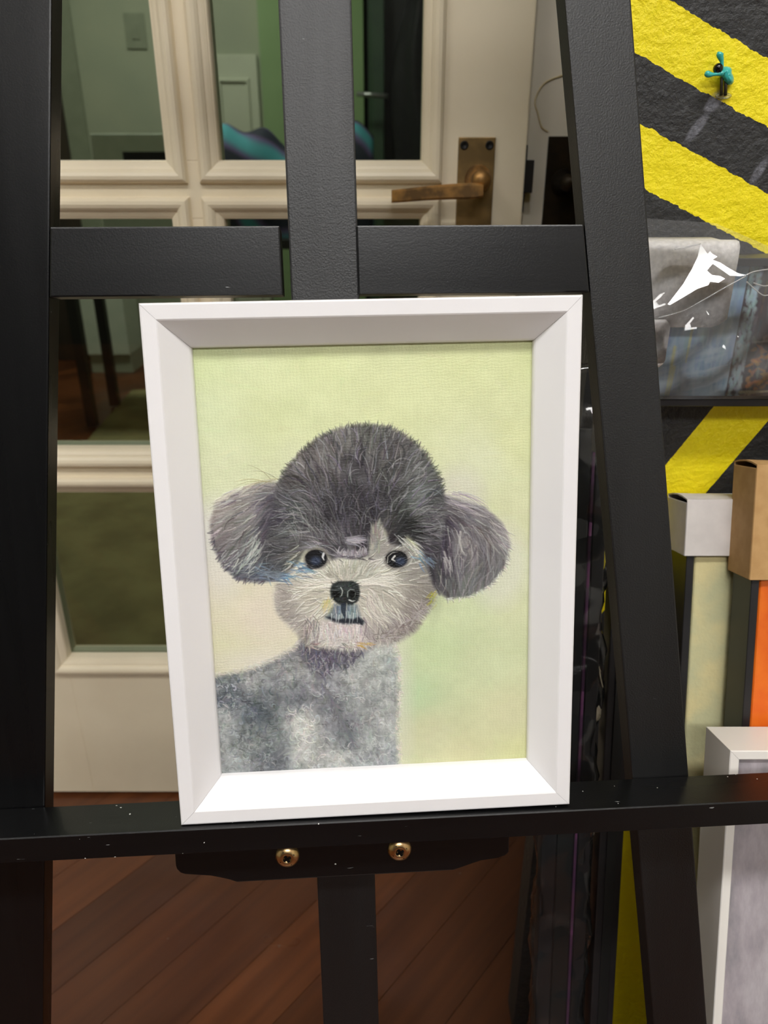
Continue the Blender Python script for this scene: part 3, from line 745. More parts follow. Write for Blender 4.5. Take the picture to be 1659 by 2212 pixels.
        bi = np.arange(len(rim)) + h*w
        sk = np.stack([rim, np.roll(rim, -1), np.roll(bi, -1), bi], -1)
        co = np.concatenate([co, bco]); q = np.concatenate([q, sk])
        nb = len(q); nv = len(co)
        loops = np.concatenate([q.reshape(-1), bi[::-1]])
        starts = np.concatenate([np.arange(nb)*4, [nb*4]]); tot = np.concatenate([np.full(nb, 4), [len(bi)]])
        me = bpy.data.meshes.new('canvas')
        me.vertices.add(nv); me.vertices.foreach_set('co', co.astype(np.float32).ravel())
        me.loops.add(len(loops)); me.loops.foreach_set('vertex_index', loops.astype(np.int32))
        me.polygons.add(nb + 1); me.polygons.foreach_set('loop_start', starts.astype(np.int32)); me.polygons.foreach_set('loop_total', tot.astype(np.int32))
        me.update(calc_edges=True); me.validate()
        c = np.clip(s.c*gain/255.0, 0, 1); lin_ = np.where(c <= 0.04045, c/12.92, ((c+0.055)/1.055)**2.4)
        rgba = np.ones((nv, 4), np.float32); rgba[:h*w, :3] = lin_.reshape(-1, 3); rgba[h*w:, :3] = rgba[rim, :3]
        at = me.color_attributes.new('paint', 'FLOAT_COLOR', 'POINT'); at.data.foreach_set('color', rgba.ravel())
        me.polygons.foreach_set('use_smooth', np.ones(nb + 1, bool))
        return me

# photo pixels <-> canvas coordinates by the plane the canvas lies in
CD = 0.0184
cn = EN; cp = fo + EN*CD
def px_to_canvas(x, y):
    q = at_plane(x, y, cp, cn) - fo; return q.dot(FXv), q.dot(FZv)
# homography canvas(x,z) -> pixel
src, dst = [], []
for px in ((413, 750), (1151, 735), (1140, 1643), (476, 1673)):
    dst.append(px); src.append(px_to_canvas(*px))
A = []; Bv = []
for (x, z), (u, v) in zip(src, dst):
    A.append([x, z, 1, 0, 0, 0, -u*x, -u*z]); Bv.append(u); A.append([0, 0, 0, x, z, 1, -v*x, -v*z]); Bv.append(v)
Hm = np.linalg.solve(np.array(A), np.array(Bv)); Hm = np.append(Hm, 1).reshape(3, 3)

def paint_dog():
    cw, ch = FW/2 - 0.0208, FH/2 - 0.0208
    P = Painter(720, 955, 0, 1, 0, 1)
    gx = np.linspace(-cw, cw, P.w); gz = np.linspace(FH/2 + ch, FH/2 - ch, P.h)
    GX, GZ = np.meshgrid(gx, gz)
    den = Hm[2, 0]*GX + Hm[2, 1]*GZ + 1
    # the picture is laid out in the photo's coordinates rectified onto the canvas: here a plain affine copy keeps strokes simple
    PXf = (Hm[0, 0]*GX + Hm[0, 1]*GZ + Hm[0, 2])/den; PYf = (Hm[1, 0]*GX + Hm[1, 1]*GZ + Hm[1, 2])/den
    # affine layout frame: 1000 units across the canvas width
    S = 1000.0/(2*cw)
    LX, LY = (GX + cw)*S, (FH/2 + ch - GZ)*S
    P.x0, P.x1, P.y0, P.y1 = 0, 1000.0, 0, LY[-1, 0]
    P.X, P.Y = LX, LY; P.sx = (P.w-1)/1000.0; P.sy = (P.h-1)/P.y1
    def L(x, y):
        a, b = px_to_canvas(x, y); return ((a + cw)*S, (FH/2 + ch - b)*S)
    def LP(ps): return [L(*p) for p in ps]
    K = 1000.0/760
    R = P.r
    # --- ground
    bg = [(420, 760, (208, 222, 160)), (700, 760, (216, 226, 164)), (1000, 760, (214, 222, 160)), (1145, 760, (206, 214, 152)),
          (430, 900, (210, 222, 172)), (600, 880, (214, 224, 166)), (850, 850, (216, 224, 166)), (1120, 950, (212, 218, 160)),
          (450, 1040, (214, 222, 178)), (1040, 1000, (212, 218, 178)), (1120, 1120, (210, 214, 168)), (450, 1150, (216, 218, 200)),
          (460, 1290, (220, 214, 186)), (540, 1330, (224, 214, 190)), (480, 1420, (216, 214, 176)), (600, 1400, (220, 214, 186)),
          (1000, 1320, (202, 216, 168)), (950, 1400, (194, 214, 160)), (1050, 1430, (204, 216, 168)), (1120, 1300, (208, 214, 168)),
          (900, 1500, (184, 210, 160)), (930, 1580, (206, 208, 164)), (1100, 1540, (212, 212, 166)), (1000, 1640, (214, 212, 162)), (1130, 1630, (210, 212, 150))]
    P.c = P.field([(*L(x, y), c) for x, y, c in bg])
    P.c = P.c*0.80 + np.array((236, 236, 220), np.float32)*0.20
    P.c += ((P.noise(60) - 0.5)*7 + (P.noise(18) - 0.5)*5)[..., None]
    for _ in range(900):          # broad scumbled ground strokes
        x, y = R.rand()*1000, R.rand()*P.y1
        a = R.rand()*PI; l = 30 + R.rand()*40
        j, i = int(min(P.h-1, y*P.sy)), int(min(P.w-1, x*P.sx)); c = P.c[j, i] + R.randn(3)*2.2
        P.stroke([(x, y), (x + l*math.cos(a), y + l*math.sin(a)*0.5)], 12, c, 0.30)
    # --- halos
    for (x, y, rx, ry, c, al) in ((470, 1190, 60, 110, (226, 222, 224), 0.45), (1075, 1220, 70, 100, (222, 220, 222), 0.40), (590, 1330, 60, 70, (228, 216, 204), 0.4),
                                  (990, 1080, 60, 70, (212, 206, 208), 0.4), (560, 1430, 110, 24, (228, 222, 214), 0.6), (868, 1500, 20, 170, (224, 222, 210), 0.6), (640, 1010, 40, 60, (214, 216, 190), .3)):
        q = L(x, y); P.ellipse(q[0], q[1], rx*K, ry*K, c, soft=40*K, alpha=al)
    # helpers in photo layout: x, y in photo pixels, lengths and widths likewise
    def idx(x, y):
        a, b = L(x, y); return int(np.clip(b*P.sy, 0, P.h-1)), int(np.clip(a*P.sx, 0, P.w-1))
    def wander(n, ins):
        js, is_ = np.nonzero(ins); k = R.randint(0, len(js), n)
        return [(PXf[js[a], is_[a]], PYf[js[a], is_[a]]) for a in k]
    def hair(x, y, ang, ln, curl, n=6):
        pts = [(x, y)]; st = ln/n
        for k in range(n):
            pts.append((pts[-1][0] + st*math.cos(ang), pts[-1][1] + st*math.sin(ang))); ang += curl/n
        return LP(pts)
    def dab(x, y, ang, ln, curl, wid, col, al=0.75, hg=0.3, n=6):
        P.stroke(hair(x, y, ang, ln, curl, n), wid*K, col, al, hg)
    def flow(guides):
        g = [(x, y, math.cos(math.radians(d)), math.sin(math.radians(d))) for x, y, d in guides]
        def f(x, y):
            u = v = 0.0
            for gx_, gy_, c, s in g:
                w_ = 1.0/((x-gx_)**2 + (y-gy_)**2 + 150)**1.5; u += c*w_; v += s*w_
            return math.atan2(v, u)
        return f
    def pick(pal, jit=5):
        return np.array(pal[R.randint(len(pal))], float) + R.randn(3)*jit
    def fur(ins, n, fl, ln, wd, deltas, al=0.7, hg=0.35, curl=0.5, jit=0.18):
        for x, y in wander(n, ins):
            j, i = idx(x, y); c = P.c[j, i] + R.choice(deltas)*R.uniform(0.5, 1.1) + R.randn(3)*4
            dab(x, y, fl(x, y) + R.randn()*jit, R.uniform(*ln), R.randn()*curl, R.uniform(*wd), c, al, hg)
    def accents(ins, n, fl, ln, wd, pal, al=0.75, hg=0.7, curl=0.5, jit=0.2):
        for x, y in wander(n, ins): dab(x, y, fl(x, y) + R.randn()*jit, R.uniform(*ln), R.randn()*curl, R.uniform(*wd), pick(pal), al, hg)
    def along(poly):
        s_ = R.rand()*(len(poly)-1); n0 = min(len(poly)-2, int(s_)); f_ = s_-n0
        return poly[n0][0]*(1-f_) + poly[n0+1][0]*f_, poly[n0][1]*(1-f_) + poly[n0+1][1]*f_
    def cf(pts, pw=3.0): return P.field([(*L(x, y), c) for x, y, c in pts], pw)
    # --- body
    a, ins = P.mask(LP([(440, 1466), (520, 1452), (580, 1432), (632, 1404), (655, 1380), (800, 1380), (850, 1374), (860, 1420), (862, 1500), (858, 1580), (862, 1664), (858, 1700), (440, 1710)]), 10)
    P.blend(a, cf([(480, 1475, (128, 134, 138)), (500, 1500, (104, 110, 116)), (475, 1560, (164, 168, 168)), (545, 1475, (162, 164, 164)), (560, 1500, (116, 122, 126)), (555, 1540, (92, 100, 106)), (545, 1600, (128, 134, 134)), (590, 1600, (120, 126, 128)), (600, 1640, (112, 116, 122)),
            (500, 1640, (164, 168, 168)), (620, 1480, (140, 144, 146)), (632, 1500, (112, 116, 122)), (640, 1450, (160, 162, 162)), (655, 1570, (198, 200, 194)), (655, 1630, (190, 192, 188)), (700, 1490, (150, 152, 156)), (712, 1520, (124, 126, 132)), (735, 1560, (126, 128, 134)), (750, 1590, (128, 132, 136)), (720, 1640, (184, 186, 184)), (780, 1470, (170, 174, 172)),
            (780, 1530, (160, 164, 164)), (840, 1440, (176, 182, 180)), (840, 1560, (174, 178, 176)), (830, 1640, (164, 170, 172)), (790, 1600, (160, 164, 164)), (690, 1410, (100, 97, 108)), (830, 1395, (196, 200, 194))], 3.6) + ((P.noise(22) - 0.5)*34 + (P.noise(9) - 0.5)*34)[..., None])
    P.clip = P.mask(LP([(440, 1460), (520, 1446), (580, 1426), (632, 1398), (655, 1374), (800, 1374), (856, 1370), (868, 1420), (870, 1500), (866, 1580), (870, 1664), (866, 1710), (430, 1720)]), 8)[0]
    fb = flow([(470, 1500, 120), (560, 1500, 100), (640, 1500, 80), (640, 1600, 150), (720, 1500, 60), (820, 1500, 90), (820, 1640, 100), (700, 1640, 20)])
    fur(ins, 700, fb, (14, 34), (3.0, 6.0), [-22, -12, 12, 22], 0.5, 0.2, 1.2, 0.6)
    for x, y in wander(1500, ins):
        j, i = idx(x, y); b0 = P.c[j, i]; lt = R.rand() < 0.55
        dab(x, y, R.rand()*2*PI, R.uniform(6, 20), R.choice([-1, 1])*R.uniform(0.6, 4.2), R.uniform(1.8, 4.2), b0 + (R.uniform(8, 38) if lt else -R.uniform(10, 44)) + R.randn(3)*3, 0.55, 0.5 if lt else 0.05, 8)
    def curls(n, bx, pal, wd=(1.6, 2.8), al=0.8):
        for _ in range(n):
            dab(R.uniform(bx[0], bx[2]), R.uniform(bx[1], bx[3]), R.rand()*2*PI, R.uniform(8, 26), R.choice([-1, 1])*R.uniform(0.8, 4.5), R.uniform(*wd), pick(pal), al*0.8, 0.9, 9)
    wht = [(224, 226, 220), (206, 210, 206), (234, 234, 226)]
    curls(60, (468, 1475, 520, 1535), [(214, 218, 220), (190, 194, 196), (84, 90, 98), (100, 106, 112)], (1.6, 3.0))
    curls(46, (635, 1520, 680, 1610), wht); curls(40, (620, 1600, 760, 1665), wht); curls(56, (690, 1430, 850, 1520), wht, (1.4, 2.4), 0.6)
    curls(40, (770, 1540, 850, 1660), wht, (1.4, 2.4), 0.6); curls(40, (500, 1600, 610, 1665), [(170, 176, 178), (198, 202, 202), (92, 98, 106)], (1.5, 2.6), 0.7)
    curls(30, (530, 1470, 590, 1600), [(84, 92, 100), (70, 78, 86), (150, 158, 160)], (2, 4), 0.7)
    for _ in range(60): dab(*along([(690, 1470), (715, 1510), (740, 1560), (760, 1600)]), 1.1 + R.randn()*0.2, 26, R.randn()*0.4, 4.5, pick([(112, 114, 120), (126, 128, 134)]), 0.5, 0.1)
    for _ in range(130):
        x, y = along([(852, 1378), (864, 1430), (866, 1500), (862, 1580), (866, 1664)]); dab(x + R.uniform(-4, 6), y, R.rand()*2*PI, 12, R.uniform(1, 4), 2.6, pick([(222, 220, 208), (206, 204, 194), (232, 226, 218)]), 0.7, 0.7)
    for _ in range(150):
        x, y = along([(458, 1462), (520, 1450), (580, 1430), (634, 1402), (655, 1376)]); dab(x, y + R.uniform(-8, 2), -0.4 + R.randn()*0.7, 12, R.randn(), 2.8, pick([(228, 226, 216), (214, 208, 196), (200, 196, 190)]), 0.6, 0.5)
    P.clip = None
    # neck shadow under the chin
    a, ins = P.mask(LP([(652, 1374), (720, 1392), (800, 1400), (764, 1424), (748, 1440), (712, 1446), (690, 1462), (668, 1440), (655, 1412)]), 16)
    P.blend(a*0.9, (98, 95, 106))
    for x, y in wander(170, ins): dab(x, y, PI/2 + R.randn()*0.6, 20, R.randn()*1.4, R.uniform(1.8, 3.4), pick([(72, 70, 80), (110, 106, 124), (140, 139, 144), (90, 86, 104), (176, 175, 178)]), 0.75, 0.4)
    P.clip = None
    # --- left ear
    LEp = [(606, 1042), (560, 1044), (505, 1060), (468, 1083), (454, 1130), (460, 1180), (480, 1222), (512, 1252), (560, 1260), (606, 1252), (622, 1200), (600, 1130)]
    a, ins = P.mask(LP(LEp), 6)
    P.blend(a, cf([(480, 1085, (172, 164, 156)), (530, 1060, (170, 164, 154)), (580, 1050, (150, 144, 140)), (470, 1130, (150, 136, 134)), (530, 1100, (146, 138, 132)), (560, 1090, (122, 116, 122)), (490, 1170, (128, 120, 122)), (480, 1200, (104, 100, 106)), (520, 1240, (84, 86, 96)),
            (585, 1075, (84, 76, 96)), (585, 1130, (62, 54, 78)), (575, 1180, (70, 68, 80)), (545, 1170, (110, 116, 112)), (545, 1140, (116, 118, 112)), (560, 1240, (92, 104, 124)), (600, 1235, (84, 92, 108))], 3.2))
    P.clip = P.mask(LP(LEp), 9)[0]
    fle = flow([(580, 1055, 172), (520, 1070, 165), (480, 1100, 160), (470, 1150, 150), (530, 1110, 146), (570, 1110, 128), (540, 1180, 128), (570, 1180, 105), (490, 1200, 140), (520, 1240, 170), (580, 1245, 180)])
    fur(ins, 420, fle, (24, 50), (2.6, 5.0), [-26, -16, 14, 24, 34], 0.6, 0.35, 0.4)
    accents(ins, 46, fle, (26, 50), (1.5, 2.4), [(196, 200, 190), (178, 184, 178), (210, 206, 194)])
    accents(ins, 40, fle, (20, 40), (1.6, 2.8), [(62, 56, 74), (76, 62, 70), (88, 76, 104)], 0.7, 0.2)
    P.clip = None
    for _ in range(46): x, y = along([(560, 1160), (556, 1195), (520, 1215)]); dab(x + R.randn()*10, y + R.randn()*10, 2.1 + R.randn()*0.2, 30, 0.5, 2.0, pick([(190, 204, 192), (160, 176, 166), (206, 212, 200)]), 0.75, 0.8)
    for _ in range(34): x, y = along([(470, 1086), (505, 1062), (552, 1046)]); dab(x, y + R.randn()*3, PI - 0.5 + R.randn()*0.15, 26, -0.2, 3.0, pick([(226, 222, 206), (206, 200, 184), (188, 178, 168)]), 0.7, 0.8)
    for _ in range(40): x, y = along([(455, 1150), (462, 1190), (482, 1226), (516, 1254), (570, 1260)]); dab(x + 4, y - 4, 2.2 + R.randn()*0.4, 13, 0.3, 2.4, pick([(74, 70, 80), (92, 86, 96)]), 0.75, 0.2)
    for _ in range(16): dab(R.uniform(560, 606), R.uniform(1034, 1044), PI - 0.1 + R.randn()*0.25, 60, -0.7, 1.5, pick([(186, 180, 130), (214, 210, 196), (160, 150, 120)]), 0.7, 0.5, 9)
    P.clip = None
    # --- right ear
    REp = [(952, 1066), (990, 1080), (1045, 1096), (1085, 1130), (1102, 1172), (1094, 1220), (1060, 1264), (1012, 1289), (966, 1293), (945, 1276), (938, 1215), (944, 1130)]
    a, ins = P.mask(LP(REp), 6)
    P.blend(a, cf([(985, 1092, (112, 104, 112)), (1050, 1112, (128, 122, 126)), (1092, 1160, (146, 140, 140)), (1040, 1150, (112, 106, 110)), (1000, 1175, (150, 144, 142)), (962, 1130, (60, 52, 66)), (962, 1180, (64, 56, 74)), (950, 1230, (64, 58, 70)), (985, 1210, (92, 84, 98)),
            (1040, 1200, (104, 100, 106)), (1060, 1240, (104, 104, 108)), (1080, 1210, (112, 110, 112)), (1000, 1262, (112, 122, 112)), (965, 1282, (92, 92, 96)), (1030, 1270, (116, 118, 114))], 3.2))
    P.clip = P.mask(LP(REp), 9)[0]
    fre = flow([(970, 1085, 15), (1030, 1098, 14), (1080, 1130, 35), (1090, 1170, 40), (1020, 1140, 40), (1050, 1180, 80), (1030, 1220, 120), (975, 1170, 100), (960, 1220, 88), (985, 1250, 80), (1060, 1240, 110), (1010, 1280, 100)])
    fur(ins, 420, fre, (24, 50), (2.6, 5.0), [-26, -14, 14, 24, 34], 0.6, 0.35, 0.4)
    accents(ins, 70, fre, (20, 44), (1.5, 2.4), [(178, 174, 172), (160, 156, 160), (190, 188, 180)], 0.65)
    P.clip = None
    for _ in range(30):       # whorl
        a0 = R.uniform(-2.6, 2.2); rr = R.uniform(0.2, 1.0)
        P.stroke(LP([(1003 + 24*rr*math.cos(a0+t) + 4, 1172 + 46*rr*math.sin(a0+t)) for t in np.linspace(0, 0.9, 6)]), R.uniform(2.2, 4.0)*K, pick([(186, 182, 176), (160, 154, 154), (84, 76, 90), (112, 104, 114)]), 0.5, 0.6)
    P.stroke(LP([(995, 1150), (993, 1172), (998, 1190), (1004, 1198)]), 5*K, (200, 198, 190), 0.7, 0.9)
    for _ in range(26): x, y = along([(962, 1130), (956, 1170), (960, 1215)]); dab(x + R.randn()*6, y, 1.6 + R.randn()*0.15, 40, -0.2, 2.6, pick([(62, 52, 74), (84, 72, 100), (50, 46, 56)]), 0.7, 0.3)
    for _ in range(8): dab(R.uniform(956, 972), R.uniform(1192, 1212), 1.25 + R.randn()*0.1, 34, 0.2, 2.8, (186, 182, 180), 0.75, 0.9)
    for _ in range(60): x, y = along([(1100, 1180), (1092, 1222), (1060, 1264), (1012, 1290), (960, 1294)]); dab(x, y, 0.9 + R.randn()*0.6, 11, 0.3, 2.2, pick([(214, 214, 204), (150, 148, 148), (226, 224, 214)]), 0.7, 0.7)
    for _ in range(30): dab(R.uniform(960, 1010), R.uniform(1060, 1092), 0.2 + R.randn()*0.12, 70, 0.5, 1.7, pick([(158, 146, 166), (176, 168, 178), (200, 192, 196)]), 0.6, 0.4, 9)
    for _ in range(22): dab(R.uniform(1060, 1092), R.uniform(1120, 1180), 0.6 + R.randn()*0.2, 26, 0.3, 1.7, pick([(206, 200, 196), (170, 160, 168)]), 0.65, 0.6)
    P.clip = None
    # --- muzzle
    a, ins = P.mask(LP([(660, 1212), (622, 1240), (600, 1256), (595, 1290), (602, 1322), (640, 1358), (664, 1390), (712, 1402), (770, 1404), (812, 1394), (850, 1388), (892, 1360), (926, 1312), (944, 1270), (926, 1225), (905, 1190), (862, 1170), (835, 1160), (820, 1130), (806, 1140), (796, 1200), (740, 1212), (700, 1210)]), 7)
    P.blend(a, cf([(620, 1290, (186, 176, 166)), (660, 1250, (196, 192, 176)), (700, 1228, (184, 184, 164)), (760, 1222, (190, 190, 172)), (680, 1310, (204, 196, 180)), (640, 1340, (178, 168, 162)), (820, 1240, (194, 194, 176)), (900, 1240, (164, 164, 152)), (905, 1280, (166, 160, 146)),
            (850, 1290, (186, 178, 162)), (800, 1310, (206, 200, 180)), (900, 1320, (164, 152, 146)), (860, 1350, (172, 160, 160)), (720, 1370, (206, 198, 194)), (780, 1370, (186, 170, 172)), (690, 1300, (206, 200, 170)), (815, 1165, (164, 162, 152)), (860, 1185, (150, 148, 144)), (830, 1200, (160, 156, 152)), (690, 1290, (210, 204, 180))], 3.2))
    nx, ny = 746, 1276
    P.clip = P.mask(LP([(660, 1200), (615, 1238), (594, 1256), (588, 1290), (596, 1326), (634, 1364), (660, 1396), (712, 1408), (770, 1410), (816, 1400), (856, 1394), (898, 1366), (932, 1316), (950, 1272), (930, 1225), (908, 1186), (862, 1166), (835, 1156), (820, 1126), (804, 1136), (792, 1200), (740, 1206), (700, 1204)]), 8)[0]
    def fm(x, y):
        an = math.atan2(y-ny, x-nx)
        if x > 790 and y > 1270: an += 0.45
        if x > 790 and y < 1260: an = an*0.4 - 0.15 + (y-1230)*0.004
        if x < 700 and y < 1250: an = PI - 0.25 + (1240-y)*0.003
        return an
    fur(ins, 620, fm, (18, 40), (2.4, 4.6), [-28, -18, 14, 24, 32], 0.6, 0.4, 0.5)
    accents(ins, 250, fm, (22, 46), (1.7, 3.0), [(232, 230, 214), (222, 216, 200), (238, 236, 226), (214, 210, 184)], 0.8, 1.0, 0.7)
    accents(ins, 70, fm, (16, 34), (1.8, 2.8), [(132, 126, 112), (150, 140, 128), (140, 128, 130)], 0.6, 0.2)
    for _ in range(80):      # parted strokes over the bridge
        x = R.uniform(690, 815); dab(x, R.uniform(1222, 1248), -PI/2 + (x-750)*0.012 + R.randn()*0.15, 22, (x-750)*0.006, 2.2, pick([(214, 214, 196), (232, 230, 212), (170, 170, 146)]), 0.75, 0.8)
    for _ in range(30): dab(R.uniform(765, 800), R.uniform(1252, 1266), -0.15 + R.randn()*0.15, 70, R.uniform(0.1, 0.7), 2.2, pick([(236, 232, 216), (220, 216, 196)]), 0.8, 1.0, 9)
    for _ in range(30): dab(R.uniform(700, 730), R.uniform(1252, 1270), PI + 0.1 + R.randn()*0.2, 66, R.uniform(-0.5, 0.1), 2.2, pick([(236, 232, 216), (216, 210, 192)]), 0.8, 1.0, 9)
    for _ in range(46): dab(R.uniform(790, 830), R.uniform(1280, 1310), 1.35 + R.randn()*0.15, 56, -1.0, 2.2, pick([(232, 226, 210), (216, 208, 194), (178, 166, 156)]), 0.75, 1.0, 9)
    for _ in range(110):
        x, y = along([(597, 1296), (605, 1328), (642, 1360), (666, 1390)]); dab(x + 6, y - 4, math.atan2(y-ny, x-nx) + R.randn()*0.3, 14, 0.3, 2.2, pick([(216, 208, 196), (160, 148, 144), (196, 188, 178)]), 0.7, 0.5)
    for _ in range(150):
        x, y = along([(820, 1382), (858, 1372), (892, 1348), (926, 1312)]); dab(x + R.uniform(-14, 2), y + R.uniform(-12, 6), -0.5 + R.randn()*0.9, 16, R.randn(), 2.6, pick([(220, 212, 204), (120, 108, 104), (190, 176, 176), (150, 134, 128), (206, 196, 204)]), 0.75, 0.6)
    m_ = P.clip[..., None]; g_ = P.c.mean(-1, keepdims=True)*np.array((1.005, 1.0, 0.975)); P.c = P.c*(1 - 0.45*m_) + g_*0.45*m_
    for ex_, ey_, rx_, ry_, al_ in ((612, 1320, 22, 60, 0.30), (905, 1320, 40, 60, 0.34), (655, 1376, 22, 26, 0.34), (860, 1372, 60, 22, 0.34), (905, 1235, 26, 36, 0.25)):
        q = L(ex_, ey_); P.ellipse(q[0], q[1], rx_*K, ry_*K, (120, 112, 108), soft=26*K, alpha=al_)
    P.clip = None
    # --- crown, with the dark cheeks
    CRp = [(598, 1052), (612, 1020), (648, 978), (690, 944), (735, 925), (788, 917), (842, 923), (886, 948), (920, 982), (944, 1022), (958, 1060), (962, 1100), (958, 1150), (946, 1200), (942, 1240), (950, 1284), (936, 1262), (924, 1228), (915, 1200), (896, 1172), (880, 1156), (868, 1180), (842, 1176), (834, 1150),
           (820, 1124), (808, 1136), (800, 1170), (796, 1200), (770, 1208), (735, 1206), (716, 1210), (704, 1190), (684, 1180), (660, 1188), (648, 1210), (628, 1234), (600, 1254), (572, 1252), (566, 1200), (584, 1120)]
    a, ins = P.mask(LP(CRp), 6)
    P.blend(a, cf([(640, 1030, (104, 98, 98)), (700, 970, (112, 106, 104)), (745, 940, (106, 102, 98)), (800, 935, (96, 98, 90)), (860, 960, (102, 98, 98)), (920, 1020, (104, 108, 104)), (760, 1020, (82, 78, 84)), (700, 1050, (86, 82, 84)), (840, 1040, (86, 84, 84)), (900, 1080, (98, 108, 104)),
            (750, 1100, (60, 55, 66)), (700, 1110, (66, 62, 70)), (800, 1090, (60, 56, 66)), (640, 1110, (92, 100, 98)), (620, 1150, (92, 94, 96)), (680, 1130, (84, 82, 86)), (860, 1120, (62, 66, 60)), (878, 1148, (36, 44, 38)), (930, 1120, (96, 94, 100)), (590, 1120, (64, 54, 82)), (600, 1190, (74, 74, 82)),
            (660, 1170, (100, 96, 98)), (640, 1205, (104, 106, 96)), (590, 1235, (84, 98, 116)), (780, 1150, (60, 56, 64)), (740, 1180, (92, 88, 98)), (930, 1190, (72, 66, 78)), (938, 1250, (64, 60, 70)), (840, 1160, (56, 50, 56))], 3.2) + ((P.noise(34) - 0.5)*44 + (P.noise(14) - 0.5)*16)[..., None])
    P.clip = P.mask(LP(CRp), 9)[0]
    fcr = flow([(770, 925, -92), (700, 950, -112), (850, 945, -70), (650, 985, -128), (915, 990, -48), (620, 1030, -150), (945, 1035, -25), (770, 1020, -90), (700, 1030, -105), (840, 1020, -75), (650, 1080, -155), (760, 1100, -90), (690, 1110, -120), (830, 1100, -80), (900, 1080, -30),
                (620, 1120, 165), (640, 1160, 172), (600, 1200, 178), (930, 1120, 5), (930, 1170, 30), (940, 1230, 75), (640, 1220, 150)])
    fur(ins, 700, fcr, (26, 56), (3.0, 6.0), [-34, -22, -12, 14, 26, 38], 0.55, 0.45, 0.9, 0.16)
    accents(ins, 250, fcr, (28, 58), (1.5, 2.8), [(156, 154, 160), (138, 134, 150), (132, 142, 136), (174, 172, 174), (120, 110, 140)], 0.7, 0.9, 1.1, 0.18)
    accents(ins, 200, fcr, (20, 42), (1.8, 3.2), [(46, 42, 50), (56, 50, 62), (48, 54, 46), (62, 52, 74)], 0.6, 0.1, 0.5, 0.16)
    P.clip = None
    P_ed = [(600, 1050), (614, 1018), (650, 976), (692, 942), (735, 923), (788, 915), (842, 921), (888, 946), (922, 980), (946, 1020), (960, 1062)]
    for _ in range(190):
        x, y = along(P_ed); an = fcr(x, y) + R.randn()*0.4
        dab(x - 5*math.cos(an), y - 5*math.sin(an), an, R.uniform(8, 16), R.randn()*0.5, R.uniform(1.3, 2.2), pick([(72, 72, 62), (92, 92, 84), (80, 76, 80), (116, 112, 104), (60, 66, 50)]), 0.75, 0.4)
    for _ in range(80): dab(R.uniform(690, 850), R.uniform(1030, 1140), PI/2 + R.randn()*0.4, R.uniform(16, 34), R.choice([-1, 1])*R.uniform(0.8, 2.8), 1.7, pick([(128, 120, 156), (150, 148, 160), (108, 106, 116)]), 0.6, 0.7, 8)
    for _ in range(60):      # swept light strands over the left cheek
        dab(R.uniform(620, 690), R.uniform(1080, 1150), R.choice([0.6, 0.9, 2.9]) + R.randn()*0.25, R.uniform(26, 50), R.uniform(0.3, 1.6), 1.6, pick([(150, 152, 150), (176, 178, 174), (132, 140, 138)]), 0.6, 0.7, 9)
    for _ in range(70): dab(R.uniform(895, 945), R.uniform(1090, 1180), 0.2 + R.randn()*0.3, R.uniform(20, 40), -0.6, 1.7, pick([(140, 138, 144), (120, 112, 126), (160, 160, 160), (60, 54, 66)]), 0.6, 0.5)
    for ex_, ey_, rx_, ry_, al_ in ((765, 1095, 95, 62, 0.34), (875, 1142, 22, 22, 0.6), (590, 1140, 20, 70, 0.3), (936, 1240, 12, 50, 0.3)):
        q = L(ex_, ey_); P.ellipse(q[0], q[1], rx_*K, ry_*K, (44, 42, 48), soft=40*K, alpha=al_)
    # brow
    for (x, y, rx, ry, c, al) in ((768, 1167, 22, 7, (168, 164, 178), 0.75), (758, 1198, 34, 9, (158, 152, 164), 0.85), (812, 1165, 11, 32, (160, 160, 150), 0.75), (828, 1190, 14, 14, (162, 158, 152), 0.7), (698, 1200, 9, 16, (134, 126, 128), 0.7), (668, 1184, 22, 8, (124, 124, 126), 0.6)):
        q = L(x, y); P.ellipse(q[0], q[1], rx*K, ry*K, c, soft=6*K, alpha=al)
    for _ in range(60): dab(R.uniform(728, 792), R.uniform(1192, 1206), -PI/2 + R.randn()*0.25, R.uniform(8, 16), R.randn()*0.4, 3.0, pick([(182, 176, 188), (150, 142, 152), (196, 192, 196), (120, 112, 120)]), 0.75, 0.7)
    for _ in range(22): dab(R.uniform(745, 770), R.uniform(1160, 1176), 0.0 + R.randn()*0.2, 26, 0.1, 3.0, pick([(184, 180, 196), (150, 146, 158)]), 0.7, 0.7)
    for _ in range(14): dab(R.uniform(728, 800), R.uniform(1203, 1210), R.randn()*0.3, 12, 0.1, 2.4, pick([(60, 54, 58), (84, 78, 80)]), 0.7, 0.1)
    for _ in range(40): dab(R.uniform(802, 822), R.uniform(1140, 1196), -PI/2 + R.randn()*0.15, 24, R.randn()*0.3, 3.0, pick([(176, 174, 162), (150, 148, 140), (132, 126, 124)]), 0.7, 0.5)
    for _ in range(34): t = R.rand(); dab(858 + 40*t + R.randn()*4, 1158 + 30*t + R.randn()*6, 0.65 + R.randn()*0.12, 28, 0.3, 2.0, pick([(234, 234, 222), (206, 206, 196), (150, 148, 144)]), 0.8, 0.9)
    for _ in range(16): t = R.rand(); dab(655 - 36*t + R.randn()*4, 1180 + 52*t + R.randn()*5, PI - 0.75 + R.randn()*0.15, 26, 0.2, 2.0, pick([(228, 226, 206), (176, 176, 150), (120, 122, 104)]), 0.75, 0.9)
    for _ in range(26): dab(R.uniform(660, 700), R.uniform(1172, 1186), PI + 0.4 + R.randn()*0.3, 18, -0.6, 1.8, pick([(176, 172, 184), (130, 128, 136)]), 0.65, 0.5)
